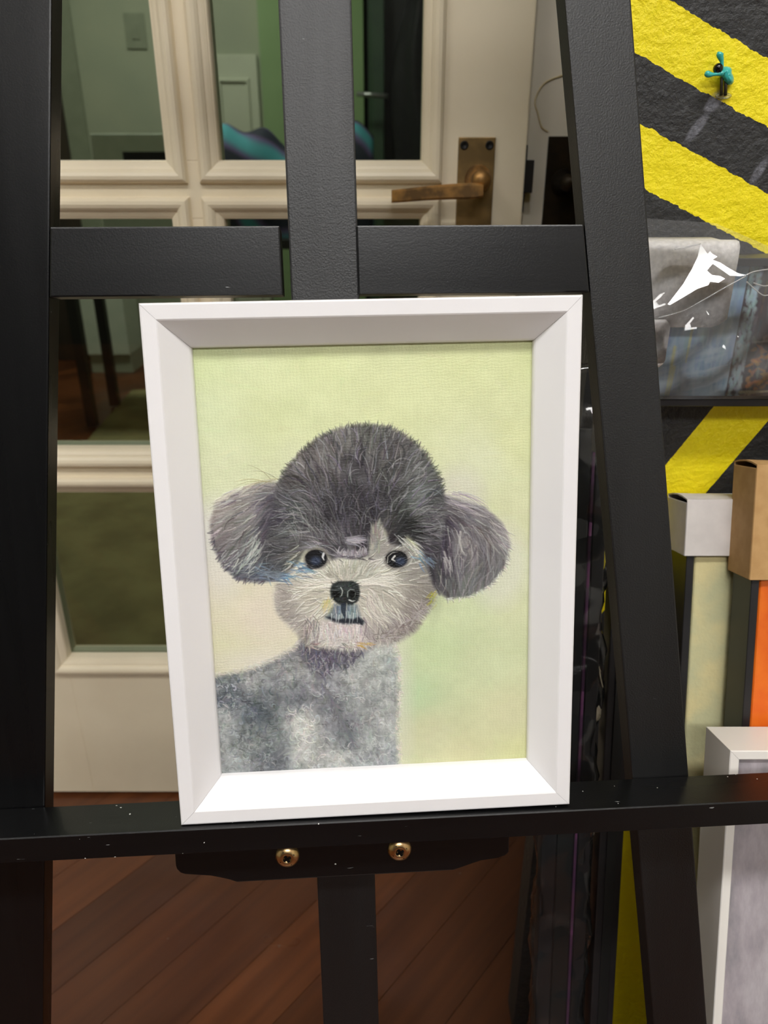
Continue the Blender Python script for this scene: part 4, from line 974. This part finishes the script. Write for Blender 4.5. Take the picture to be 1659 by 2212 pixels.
    for (cx_, cy_, n_) in ((654, 1226, 26), (575, 1238, 30), (605, 1244, 24), (908, 1206, 14)):
        for _ in range(n_): dab(cx_ + R.randn()*13, cy_ + R.randn()*7, (0.15 if cx_ < 700 else 0.8) + R.randn()*0.3, 22, R.randn()*0.3, 3.6, pick([(112, 150, 184), (96, 128, 158), (132, 166, 190), (88, 104, 124)]), 0.65, 0.4)
    # --- eyes
    for (ex, ey, rx, ry, hx, hy) in ((683, 1208, 24, 20, 698, 1203), (857, 1209, 24, 19, 850, 1208)):
        q = L(ex, ey); P.ellipse(q[0], q[1], rx*K*1.2, ry*K*1.25, (92, 88, 86), soft=6*K, alpha=0.7)
        P.ellipse(q[0], q[1], rx*K, ry*K, (24, 25, 28), soft=2.5*K)
        q2 = L(ex + (-1 if ex < 700 else 9), ey + 4); P.ellipse(q2[0], q2[1], rx*K*0.5, ry*K*0.5, (58, 68, 90), soft=8*K, alpha=0.9)
        P.stroke(LP([(ex + rx*0.95*math.cos(t), ey + ry*0.92*math.sin(t)) for t in np.linspace(-2.9, -0.25, 10)]), 4.5*K, (17, 17, 19), 0.9)
        P.stroke(LP([(ex + rx*1.0*math.cos(t), ey + ry*1.12*math.sin(t)) for t in np.linspace(2.6, 0.5, 9)]), 2.4*K, (176, 168, 158), 0.6, 0.5)
    P.stroke(LP([(699, 1197), (697, 1204), (700, 1211)]), 5.5*K, (240, 242, 244), 0.95, 1.0); P.stroke(LP([(697, 1196), (690, 1192)]), 2*K, (150, 160, 170), 0.7, 0.6)
    P.stroke(LP([(853, 1202), (847, 1209), (854, 1213)]), 4.5*K, (240, 240, 236), 0.95, 1.0); P.stroke(LP([(837, 1216), (838, 1203), (848, 1194), (860, 1193)]), 2.2*K, (222, 220, 210), 0.8, 0.8)
    P.stroke(LP([(664, 1222), (672, 1229), (690, 1227)]), 4*K, (28, 27, 32), 0.8)
    # --- nose
    a, ins = P.mask(LP([(718, 1262), (730, 1256), (762, 1256), (774, 1262), (778, 1280), (774, 1298), (762, 1308), (744, 1311), (728, 1304), (715, 1292), (713, 1276)]), 3)
    P.blend(a, (38, 42, 42)); q = L(745, 1268); P.ellipse(q[0], q[1], 26*K, 9*K, (70, 78, 78), soft=8*K, alpha=0.75)
    for _ in range(60): dab(R.uniform(720, 770), R.uniform(1260, 1302), R.rand()*2*PI, 10, 1.5, 2.4, pick([(54, 60, 60), (30, 34, 34), (44, 48, 46)]), 0.6, 0.4)
    for nx_, r_ in ((726, 8), (763, 9)):
        q = L(nx_, 1285); P.ellipse(q[0], q[1], r_*K, r_*K, (14, 16, 15), soft=3*K)
    P.stroke(LP([(736, 1270), (740, 1277), (738, 1287), (734, 1290)]), 2.6*K, (206, 214, 208), 0.9, 1.0); P.stroke(LP([(751, 1290), (751, 1279), (757, 1274), (766, 1275)]), 2.4*K, (168, 178, 172), 0.9, 0.9)
    P.stroke(LP([(754, 1297), (761, 1300), (768, 1298)]), 3.2*K, (222, 226, 222), 0.95, 1.0); P.stroke(LP([(768, 1280), (767, 1289), (762, 1293)]), 1.8*K, (130, 138, 132), 0.8, 0.7)
    for _ in range(22): dab(R.uniform(698, 720), R.uniform(1290, 1312), 1.9 + R.randn()*0.2, 22, 0.2, 2.2, pick([(190, 184, 110), (214, 206, 150), (220, 214, 180)]), 0.7, 0.6)
    # --- mouth and chin
    a, ins = P.mask(LP([(722, 1306), (772, 1308), (780, 1336), (790, 1346), (740, 1350), (702, 1336)]), 6)
    P.blend(a*0.75, (104, 118, 128))
    for _ in range(60): dab(R.uniform(722, 772), R.uniform(1304, 1326), PI/2 + R.randn()*0.12, 22, R.randn()*0.2, 2.4, pick([(124, 144, 158), (166, 182, 184), (88, 102, 118), (112, 126, 134), (206, 210, 202), (178, 176, 168)]), 0.65, 0.6)
    P.stroke(LP([(742, 1308), (742, 1322), (746, 1336)]), 12*K, (34, 42, 54), 0.92, 0.2)
    a, ins = P.mask(LP([(703, 1333), (714, 1333), (728, 1340), (745, 1336), (764, 1338), (774, 1333), (786, 1342), (784, 1352), (768, 1348), (742, 1349), (722, 1345)]), 3); P.blend(a*0.95, (38, 42, 50))
    a, ins = P.mask(LP([(694, 1344), (712, 1342), (742, 1350), (770, 1350), (784, 1356), (786, 1378), (760, 1386), (720, 1386), (690, 1380)]), 8); P.blend(a*0.9, (202, 192, 190))
    for _ in range(120): dab(R.uniform(690, 784), R.uniform(1346, 1374), PI/2 + R.randn()*0.2, R.uniform(12, 26), R.randn()*0.4, R.uniform(2.0, 3.6), pick([(228, 222, 220), (196, 184, 186), (172, 160, 164), (214, 206, 202), (240, 238, 232)]), 0.7, 0.8)
    for _ in range(60): x, y = along([(662, 1340), (680, 1352), (672, 1384)]); dab(x + R.randn()*8, y + R.randn()*10, PI/2 + R.randn()*0.3, 26, 0.2, 2.4, pick([(220, 214, 208), (150, 140, 140), (120, 114, 116), (196, 188, 182)]), 0.7, 0.6)
    for x in (716, 727, 733, 748, 756, 764, 772): dab(x, R.uniform(1322, 1330), PI/2 + R.randn()*0.1, 22, 0.2, 2.0, (216, 222, 220), 0.8, 0.9)
    P.stroke(LP([(786, 1336), (792, 1348), (788, 1372), (784, 1382)]), 4*K, (128, 114, 122), 0.7)
    for _ in range(40): dab(R.uniform(660, 800), R.uniform(1380, 1400), R.randn()*0.4, 18, R.randn()*0.4, 3.0, pick([(200, 190, 184), (156, 142, 140), (120, 108, 110), (224, 218, 210)]), 0.7, 0.6)
    for _ in range(12): dab(R.uniform(768, 800), R.uniform(1388, 1398), R.randn()*0.3, 14, 0.1, 2.6, pick([(190, 150, 70), (206, 174, 110)]), 0.7, 0.5)
    for _ in range(16): dab(R.uniform(930, 944), R.uniform(1276, 1312), 2.2 + R.randn()*0.2, 14, 0.2, 3.0, pick([(164, 164, 70), (150, 146, 60), (190, 184, 120)]), 0.7, 0.4)
    for pl_, k_ in ((LEp, 0.62), (REp, 0.6), (CRp, 0.6)):
        m_ = P.mask(LP(pl_), 10)[0][..., None]*(1 - k_); gy_m = P.c.mean(-1, keepdims=True)*np.array((1.0, 1.0, 1.0)); P.c = P.c*(1 - m_) + gy_m*m_
    # soften one step so the strokes read as paint
    c = P.c; P.c = c*0.72 + 0.07*(np.roll(c, 1, 0) + np.roll(c, -1, 0) + np.roll(c, 1, 1) + np.roll(c, -1, 1))
    me = P.mesh(lambda x, y: ((x/S - cw), (FH/2 + ch - y/S)), CD + 0.0008, 0.0005, 0.010, PAINT_GAIN)
    me.materials.append(vcol_mat('oil_paint_on_canvas', 0.42, 0.3, 0.0022))
    o = bpy.data.objects.new('canvas', me); C.objects.link(o); o.parent = pic
    o['label'] = 'oil portrait of a curly dog on a pale green ground'
PAINT_GAIN = 1.0
paint_dog()

# ================================================================== THINGS ON AND AGAINST THE STRIPED WALL
# figurine
F0 = at_y(1556, 160, WY)
def fpx(x, y, dy=0.0): return at_y(x, y, WY - dy)
fig = empty('climbing_figurine', at_y(1565, 206, WY - 0.003), 'tiny teal figurine with black bead head and wire legs stuck on the striped wall', 'figurine')
fi = fig.matrix_world.inverted()
def fobj(name, bm, mat, parent=fig):
    bmesh.ops.transform(bm, matrix=Matrix.Translation(-fig.location), verts=bm.verts); return obj(name, bm, M[mat], parent, True)
def blob(c, r, sx=1, sy=1, sz=1):
    bm = bmesh.new(); bmesh.ops.create_uvsphere(bm, u_segments=20, v_segments=14, radius=r)
    for v in bm.verts: v.co = Vector((v.co.x*sx, v.co.y*sy, v.co.z*sz)) + c
    return bm
torso = [(1562, 140), (1574, 147), (1581, 158), (1582, 170), (1577, 181), (1570, 183), (1563, 172), (1557, 162)]
out = [(1557, 147), (1563, 143), (1572, 143), (1579, 145), (1582, 152), (1580, 157), (1585, 164), (1586, 173), (1584, 181), (1577, 185), (1570, 183), (1564, 175), (1559, 168), (1555, 160)]
ox, oy = sum(p[0] for p in out)/len(out), sum(p[1] for p in out)/len(out)
bm = bmesh.new(); rings = []
for sc_, dy_ in ((0.80, 0.0015), (1.0, 0.0035), (1.0, 0.0060), (0.72, 0.0088), (0.35, 0.0100)):
    rings.append([bm.verts.new(fpx(ox + (a - ox)*sc_, oy + (b - oy)*sc_, dy_ + (0.0012 if (k_ in (2, 5, 8) and sc_ < 1) else 0))) for k_, (a, b) in enumerate(out)])
for ra_, rb_ in zip(rings, rings[1:]):
    for k_ in range(len(out)): bm.faces.new((ra_[k_], ra_[(k_+1) % len(out)], rb_[(k_+1) % len(out)], rb_[k_]))
bm.faces.new(rings[0]); bm.faces.new(rings[-1])
to_ = fobj('torso', bm, 'teal'); sb_ = to_.modifiers.new('smooth', 'SUBSURF'); sb_.levels = 2; sb_.render_levels = 2
fobj('arm', tube(smooth_path([fpx(1562, 156, 0.009), fpx(1560, 145, 0.010), fpx(1559, 132, 0.010), fpx(1556, 122, 0.010), fpx(1555, 116, 0.010), fpx(1556, 112, 0.010)]), [0.0022, 0.002, 0.0018, 0.0016, 0.0014, 0.0013, 0.0012, 0.0012, 0.0012, 0.0012, 0.0012, 0.0012, 0.0012, 0.0012, 0.0013, 0.0013, 0.0014, 0.0015, 0.0016, 0.0017, 0.0018, 0.0019, 0.002, 0.0021, 0.0022, 0.0023, 0.0023, 0.0024, 0.0024, 0.0024, 0.0024, 0.0024, 0.0023, 0.0022, 0.0021, 0.0020, 0.0019, 0.0017, 0.0015, 0.0012, 0.0008], 12), 'teal')
fobj('arm', tube(smooth_path([fpx(1560, 158, 0.010), fpx(1550, 160, 0.011), fpx(1540, 161, 0.011), fpx(1532, 161, 0.011), fpx(1527, 159, 0.011), fpx(1523, 157, 0.011)]), [0.0020]*4 + [0.0014]*4 + [0.0011]*8 + [0.0012, 0.0013, 0.0014, 0.0015, 0.0016, 0.0017, 0.0018, 0.0019, 0.0020, 0.0020, 0.0021, 0.0021, 0.0021, 0.0021, 0.0021, 0.0021, 0.0020, 0.0020, 0.0019, 0.0018, 0.0017, 0.0015, 0.0013, 0.0010, 0.0007], 12), 'teal')
fobj('head', blob(fpx(1551, 148, 0.010), 0.0034), 'black_gloss')
fobj('leg', tube([fpx(1559, 166, 0.006), fpx(1558, 206, 0.003)], 0.0011, 10), 'leg_grey'); fobj('leg', tube([fpx(1568, 174, 0.006), fpx(1567, 206, 0.003)], 0.0012, 10), 'leg_grey')
fobj('glue_blob', blob(fpx(1563, 207, 0.0012), 0.0042, 1.4, 0.3, 0.5), 'film')

# wrapped painting hanging on the wall
HX0, HX1, HZ0, HZ1, HY0 = 0.195, 0.60, 0.866, 0.981, 0.602
hang = empty('wrapped_painting', (HX0, HY0, HZ0), 'blue abstract painting in a thin black frame wrapped in clear film on the striped wall', 'picture')
hw, hh = HX1 - HX0, HZ1 - HZ0
four_rails(hang, 0, hw, 0, hh, [(0, 0.030), (0, 0.0006), (0.0006, 0), (0.0056, 0), (0.006, 0.0006), (0.006, 0.010), (0.003, 0.0102), (0.003, 0.030)], 'black_edge')
def paint_abstract():
    w, h = hw - 0.0064, hh - 0.0064
    P = Painter(420, 130, 0, w*1000, 0, h*1000, 11); R = P.r
    H_ = h*1000
    xa = (at_y(1600, 700, HY0).x - HX0)*1000            # dark vertical band starts here
    P.c = P.field([(5, 10, (112, 140, 178)), (30, 30, (116, 148, 184)), (60, 20, (104, 136, 176)), (20, 70, (136, 160, 190)), (50, 95, (150, 178, 196)), (70, 60, (150, 178, 194)), (10, 100, (160, 184, 196))])
    for _ in range(420):
        x, y = R.rand()*xa, R.rand()*H_
        c = np.array([(110, 142, 184), (140, 168, 192), (160, 186, 200), (120, 150, 176), (96, 128, 172), (150, 176, 196)][R.randint(6)], float) + R.randn(3)*5
        P.stroke([(x, y), (x + R.randn()*2, y + R.uniform(8, 26))], R.uniform(1.5, 4.5), c, 0.55, 0.3)
    for _ in range(60):
        x, y = R.uniform(0, xa), R.uniform(70, H_); P.stroke([(x, y), (x + 14, y - R.uniform(2, 6))], R.uniform(2, 5), (168, 190, 204), 0.45, 0.3)
    for x, y0, y1 in ((46, 30, 78), (34, 66, H_), (36, 82, H_)):
        P.stroke([(x, y0), (x - 0.6, (y0+y1)/2), (x - 1.4, y1)], 2.4, (206, 200, 110), 0.75, 0.4)
    for _ in range(12): x = R.uniform(8, 30); P.stroke([(x, 50), (x, 70 + R.rand()*12)], 3, (150, 140, 184), 0.5)
    P.c[:, :] = np.where((P.X > xa)[..., None], np.array((52, 46, 50), np.float32), P.c)
    for _ in range(500):
        x, y = R.uniform(xa, P.x1), R.rand()*H_
        c = [(40, 36, 38), (70, 58, 52), (96, 74, 56), (60, 56, 66), (30, 28, 32), (120, 116, 118)][R.randint(6)]
        P.stroke([(x, y), (x + R.randn()*1.5, y + R.uniform(4, 16))], R.uniform(0.8, 3), np.array(c, float) + R.randn(3)*6, 0.65, 0.6)
    for _ in range(200):
        x, y = xa + R.uniform(2, 11), R.rand()*H_; P.stroke([(x, y), (x + R.randn()*0.8, y + R.uniform(2, 7))], R.uniform(1.0, 3.2), np.array((146, 178, 190), float) + R.randn(3)*7, 0.7, 0.6)
    for k in range(5):
        xx = xa + 16 + k*44
        for _ in range(50):
            x, y = xx + R.uniform(0, 26), R.uniform(66, 100); P.stroke([(x, y), (x + R.uniform(-6, 6), y + R.uniform(-4, 4))], R.uniform(1.5, 4), np.array((204, 116, 46), float) + R.randn(3)*12, 0.7, 0.7)
        P.stroke([(xx - 4, 103), (xx + 22, 102)], 2.4, (226, 214, 160), 0.85, 0.8); P.stroke([(xx - 2, 62), (xx + 20, 61)], 1.4, (170, 166, 166), 0.8, 0.8)
        P.stroke([(xx - 6, 55), (xx - 7, H_)], 1.0, (150, 146, 156), 0.7, 0.5)
    P.c = 255*(np.clip(P.c, 0, 255)/255)**0.74
    me = P.mesh(lambda x, y: (0.0032 + x/1000, hh - 0.0032 - y/1000), 0.0108, 0.0005, 0.01)
    me.materials.append(vcol_mat('oil_paint_abstract', 0.45))
    o = bpy.data.objects.new('canvas', me); C.objects.link(o); o.parent = hang; o['label'] = 'blue, black and orange abstract canvas'
paint_abstract()
# foam corner wraps: sheet bent over the frame
def bent_sheet(u0, u1, path, thick, rad, axis, parent, mat, name, label=None):
    "path: list of (out, across) for the section; swept between u0 and u1 with rounded free ends"
    bm = bmesh.new(); n = len(path); m = 14; g = []
    for i in range(m + 1):
        t = i/m; u = u0 + (u1-u0)*t; r = []
        e = max(0.0, 1 - min(t, 1-t)*m/2.2)
        for k, (a, b) in enumerate(path):
            sh = rad*e*e*(1 if k in (0, n-1) else 0)
            bb = b + sh*(1 if b < path[n//2][1] else -1)
            r.append(bm.verts.new((u, a, bb) if axis == 'x' else (bb, a, u)))
        g.append(r)
    for i in range(m):
        for k in range(n-1): bm.faces.new((g[i][k], g[i][k+1], g[i+1][k+1], g[i+1][k]))
    bmesh.ops.recalc_face_normals(bm, faces=bm.faces)
    bmesh.ops.solidify(bm, geom=bm.faces[:], thickness=thick)
    o = obj(name, bm, M[mat], parent, True)
    if label: o['label'] = label
    return o
fzt = at_y(1480, 520, HY0 - 0.004).z - HZ0; fzb = at_y(1480, 706, HY0 - 0.004).z - HZ0; fxr = at_y(1585, 600, HY0 - 0.004).x - HX0
bent_sheet(-0.012, fxr, [(-0.0058, fzb), (-0.0062, (fzb + fzt)/2), (-0.006, fzt - 0.010), (-0.0052, fzt - 0.004), (-0.002, fzt - 0.0006), (0.004, fzt), (0.024, fzt)], 0.003, 0.006, 'x', hang, 'foam', 'foam_sheet', 'grey foam sheet folded over the top corner')
l0 = at_y(1420, 690, HY0 - 0.008).z - HZ0; l1 = at_y(1420, 792, HY0 - 0.008).z - HZ0; lxr = at_y(1441, 740, HY0 - 0.008).x - HX0
bent_sheet(l1, l0, [(-0.0098, lxr), (-0.0102, lxr - 0.006), (-0.010, 0.001), (-0.006, -0.004), (0.0, -0.006), (0.024, -0.006)], 0.003, 0.004, 'z', hang, 'foam', 'foam_sheet', 'grey foam sheet folded over the left edge')
# film sheet with slack folds
FYm = HY0 - 0.018
bm = bmesh.new(); nu, nv = 70, 40; g = []
tl_ = at_y(1395, 491, FYm); 
for j in range(nv + 1):
    r = []
    for i in range(nu + 1):
        u, v = i/nu, j/nv
        x = HX0 - 0.012 + u*(hw + 0.02)
        ztop = HZ1 + 0.030 - 0.32*max(0, (x - at_y(1540, 505, FYm).x)) - 0.06*(x - tl_.x)
        ztop = max(ztop, HZ1 + 0.004)
        zz = HZ0 - 0.001 + v*(ztop - HZ0)
        d = 0.004*math.sin(x*55 + zz*80) + 0.003*math.sin(x*130 - zz*150) + 0.0015*math.sin(x*310 + zz*95)
        d *= math.sin(PI*min(1, v*1.2))**0.5 if v > 0 else 0
        zz += 0.0075*(1-v)**3
        r.append(bm.verts.new((x - HX0, FYm - HY0 + d*0.9 + (0.017*(1-v)**4), zz - HZ0)))
    g.append(r)
for j in range(nv):
    for i in range(nu): bm.faces.new((g[j][i], g[j][i+1], g[j+1][i+1], g[j+1][i]))
fl = obj('film_wrap', bm, M['film'], hang, True); fl['label'] = 'clear crinkled plastic film'
# film highlight shaped as a pale facet, tipped back to mirror the ceiling panel
cpt = at_y(1500, 620, FYm - 0.022)
tol = Vector((LAMPS[0][0], LAMPS[0][1], CEIL_Z)) - cpt
nf = ((EYE - cpt).normalized() + tol.normalized()).normalized()
blob_px = [(635, 290), (712, 402), (740, 375), (765, 402), (822, 436), (768, 470), (850, 500), (960, 570), (1050, 620), (1140, 640), (1080, 652), (960, 647), (850, 570), (770, 515), (742, 545), (705, 590), (760, 640), (850, 650), (905, 680), (832, 726), (740, 712), (720, 752), (600, 792), (450, 882), (292, 973), (268, 965), (440, 742), (540, 570), (600, 440)]
bm = bmesh.new()
vs = [bm.verts.new(at_plane(1390 + a/5.145, 470 + b/5.145, cpt, nf) - Vector((HX0, HY0, HZ0))) for a, b in blob_px]
bm.faces.new(vs); bmesh.ops.triangulate(bm, faces=bm.faces[:])
bmesh.ops.solidify(bm, geom=bm.faces[:], thickness=0.0002)
def gloss_film():
    m, nt, b = base_mat('film_highlight_gloss', srgb(200, 200, 200), 0.12, 0, 0.9)
    b.inputs['Alpha'].default_value = 0.5
    b.inputs['Coat Weight'].default_value = 1.0; b.inputs['Coat Roughness'].default_value = 0.06
    return m
M['film_highlight'] = gloss_film()
obj('film_highlight', bm, M['film_highlight'], hang)['label'] = 'film highlight shaped as a pale creased fold'
for pts in ([(350, 355), (470, 330), (635, 290)], [(1140, 640), (1230, 600), (1384, 575)], [(170, 1112), (430, 1040), (640, 930), (900, 780), (1140, 650)], [(1145, 712), (1220, 780), (1320, 860), (1384, 862)], [(1220, 725), (1330, 760), (1384, 755)]):  # highlight lines along the film's creases, built as thin pale tubes
    q = smooth_path([at_y(1390 + a/5.145, 470 + b/5.145, FYm - 0.008) - Vector((HX0, HY0, HZ0)) for a, b in pts], 5)
    obj('crease_glint', tube(q, 0.0005, 6), M['film_highlight'], hang, True)

# ---- leaning pictures
def leaning(name, px, py, Y, deg, label, cat='picture', group=None, xo=0.0):
    P = at_y(px, py, Y); l = math.radians(deg)
    up = Vector((0, math.sin(l), math.cos(l))); bk = Vector((0, math.cos(l), -math.sin(l)))
    hgt = P.z/math.cos(l) - 0.001
    o = P - up*hgt
    return empty(name, frame_matrix(o, X, bk, up), label, cat, None, group), hgt
# A: black framed cream canvas with white card corner
A_, hA = leaning('framed_canvas', 1490, 1078, 0.590, 17, 'black framed cream textured canvas with a white cardboard corner, leaning on the striped wall')
wA = 0.30
def floater(parent, w, hgt, dep, canvas_mat, face=0.0065, inset=0.003):
    four_rails(parent, 0, w, 0, hgt, [(0, dep), (0, 0.0005), (0.0005, 0), (face - 0.0005, 0), (face, 0.0005), (face, dep - 0.008), (face, dep)], 'black_edge')
    m_ = face + 0.0018
    obj('canvas', box(m_, w - m_, inset, dep - 0.006, m_ + 0.002, hgt - m_, 0.0025, seg=3), M[canvas_mat], parent)
    obj('backing', box(face*0.6, w - face*0.6, dep - 0.006, dep - 0.003, face*0.6, hgt - face*0.6), M['black_edge'], parent)
floater(A_, wA, hA - 0.004, 0.036, 'cream_canvas')
def card_corner(parent, w, d, hgt, H, mat, name):
    t = 0.0012; bm = bmesh.new()
    add_box(bm, -0.0035, w, -0.004, -0.004 + t, H - hgt, H, 0.0005, 1)                # front
    add_box(bm, -0.0035, -0.0035 + t, -0.004 + t, d + 0.004, H - hgt, H - 0.0028, 0.0005, 1)  # side, a little short of the lid
    add_box(bm, -0.0035, w, d + 0.004 - t, d + 0.004, H - hgt, H, 0.0005, 1)          # rear
    # lid bowed up slightly towards the side
    n = 8; g = []
    for i in range(n + 1):
        u = i/n; x = -0.0035 + (w + 0.0035)*u; r = []
        for j in range(5):
            v = j/4; r.append(bm.verts.new((x, -0.004 + (d + 0.008)*v, H + 0.0002 + 0.0016*math.sin(PI*v)*(1-u)**2 + 0.0010*math.sin(PI*v))))
        g.append(r)
    fs = []
    for i in range(n):
        for j in range(4): fs.append(bm.faces.new((g[i][j], g[i+1][j], g[i+1][j+1], g[i][j+1])))
    bmesh.ops.recalc_face_normals(bm, faces=fs)
    ret = bmesh.ops.solidify(bm, geom=fs, thickness=t)
    return obj(name, bm, M[mat], parent)
card_corner(A_, 0.06, 0.036, 0.048, hA, 'white_card', 'card_corner')['label'] = 'white cardboard corner protector'
# B: black framed orange canvas with brown card corner
B_, hB = leaning('framed_canvas', 1640, 1003, 0.563, 17, 'black framed orange canvas with a brown cardboard corner, in front of the cream one')
floater(B_, 0.34, hB - 0.004, 0.032, 'orange_canvas')
card_corner(B_, 0.075, 0.032, 0.092, hB, 'brown_card', 'card_corner')['label'] = 'brown cardboard corner protector'
# white deep frame with grey abstract
G_, hG = leaning('framed_abstract', 1578, 1622, 0.450, 17, 'deep white box frame around a grey violet abstract painting, lowest at the right')
wG, dG = 0.32, 0.044
four_rails(G_, 0, wG, 0, hG, [(0, dG), (0, 0.0006), (0.0006, 0), (0.0066, 0), (0.0072, 0.0006), (0.0072, dG - 0.01), (0.0072, dG)], 'white_frame2')
obj('canvas', box(0.0076, wG - 0.0076, 0.004, dG - 0.012, 0.0076, hG - 0.0076, 0.0012), M['grey_canvas'], G_)
obj('backing', box(0.006, wG - 0.006, dG - 0.008, dG - 0.004, 0.006, hG - 0.006), M['brown_card'], G_)

# ---- dark mouldings leaning at the wall's end, the left pair wrapped in film
bl = math.radians(15); BP = at_y(1265, 800, 0.60)
bup = Vector((0, math.sin(bl), math.cos(bl))); bbk = Vector((0, math.cos(bl), -math.sin(bl)))
hBn = BP.z/math.cos(bl) - 0.001; bo = BP - bup*hBn
def bundle(name, x0, x1, hgt, dep, label):
    o = bo.copy(); o.x = x0
    return empty(name, frame_matrix(o, X, bbk, bup), label, 'frame moulding'), x1 - x0
wb, ww = bundle('wrapped_moulding', 0.137, 0.186, hBn, 0.024, 'tall bundle of black mouldings wrapped in crinkled clear film, leaning at the striped wall end')
for k, (a, b, m_, hh_) in enumerate(((0.003, 0.016, 'black_edge', 0.97), (0.017, 0.031, 'near_black', 0.95), (0.0318, 0.0345, 'purple_edge', 0.93), (0.0353, 0.046, 'black_edge', 0.96))):
    obj('moulding', box(a, b, 0.003, 0.020, 0.004, hBn*hh_, 0.001), M[m_], wb)
bm = bmesh.new(); nv, nu = 90, 28; g = []; rr = random.Random(5)
for j in range(nv + 1):
    v = j/nv; r = []
    for i in range(nu):
        a = 2*PI*i/nu; ca, sa = math.cos(a), math.sin(a)
        ex = abs(ca)**0.35*(1 if ca > 0 else -1); ey = abs(sa)**0.35*(1 if sa > 0 else -1)
        pin = 1.0 if v < 0.93 else 1.0 - 0.35*((v - 0.93)/0.07)
        wr = 0.0018*math.sin(v*47 + a*2.0) + 0.0013*math.sin(v*110 - a*3) + 0.001*math.sin(v*190 + a*5)
        wr *= 0.6 + 1.1*v
        r.append(bm.verts.new((ww/2 + (ww/2 + 0.0005 + wr*0.8)*ex*pin, 0.0115 + (0.0105 + wr)*ey*(1 if pin == 1 else pin), 0.002 + v*(hBn + 0.004))))
    g.append(r)
for j in range(nv):
    for i in range(nu): bm.faces.new((g[j][i], g[j][(i+1) % nu], g[j+1][(i+1) % nu], g[j+1][i]))
bm.faces.new(g[-1])
o = obj('film_wrap', bm, M['film_dark'], wb, True); o['label'] = 'clear crinkled wrapping film'
bb, w2 = bundle('frame_moulding', 0.1905, 0.2115, hBn, 0.024, 'plain black moulding length standing right of the film wrapped bundle')
obj('bar', box(0, w2, 0.001, 0.022, 0.001, hBn*0.985, 0.0012), M['black_edge'], bb); obj('rebate', box(w2*0.3, w2*0.7, -0.0008, 0.0012, 0.001, hBn*0.98, 0.0003), M['near_black'], bb)
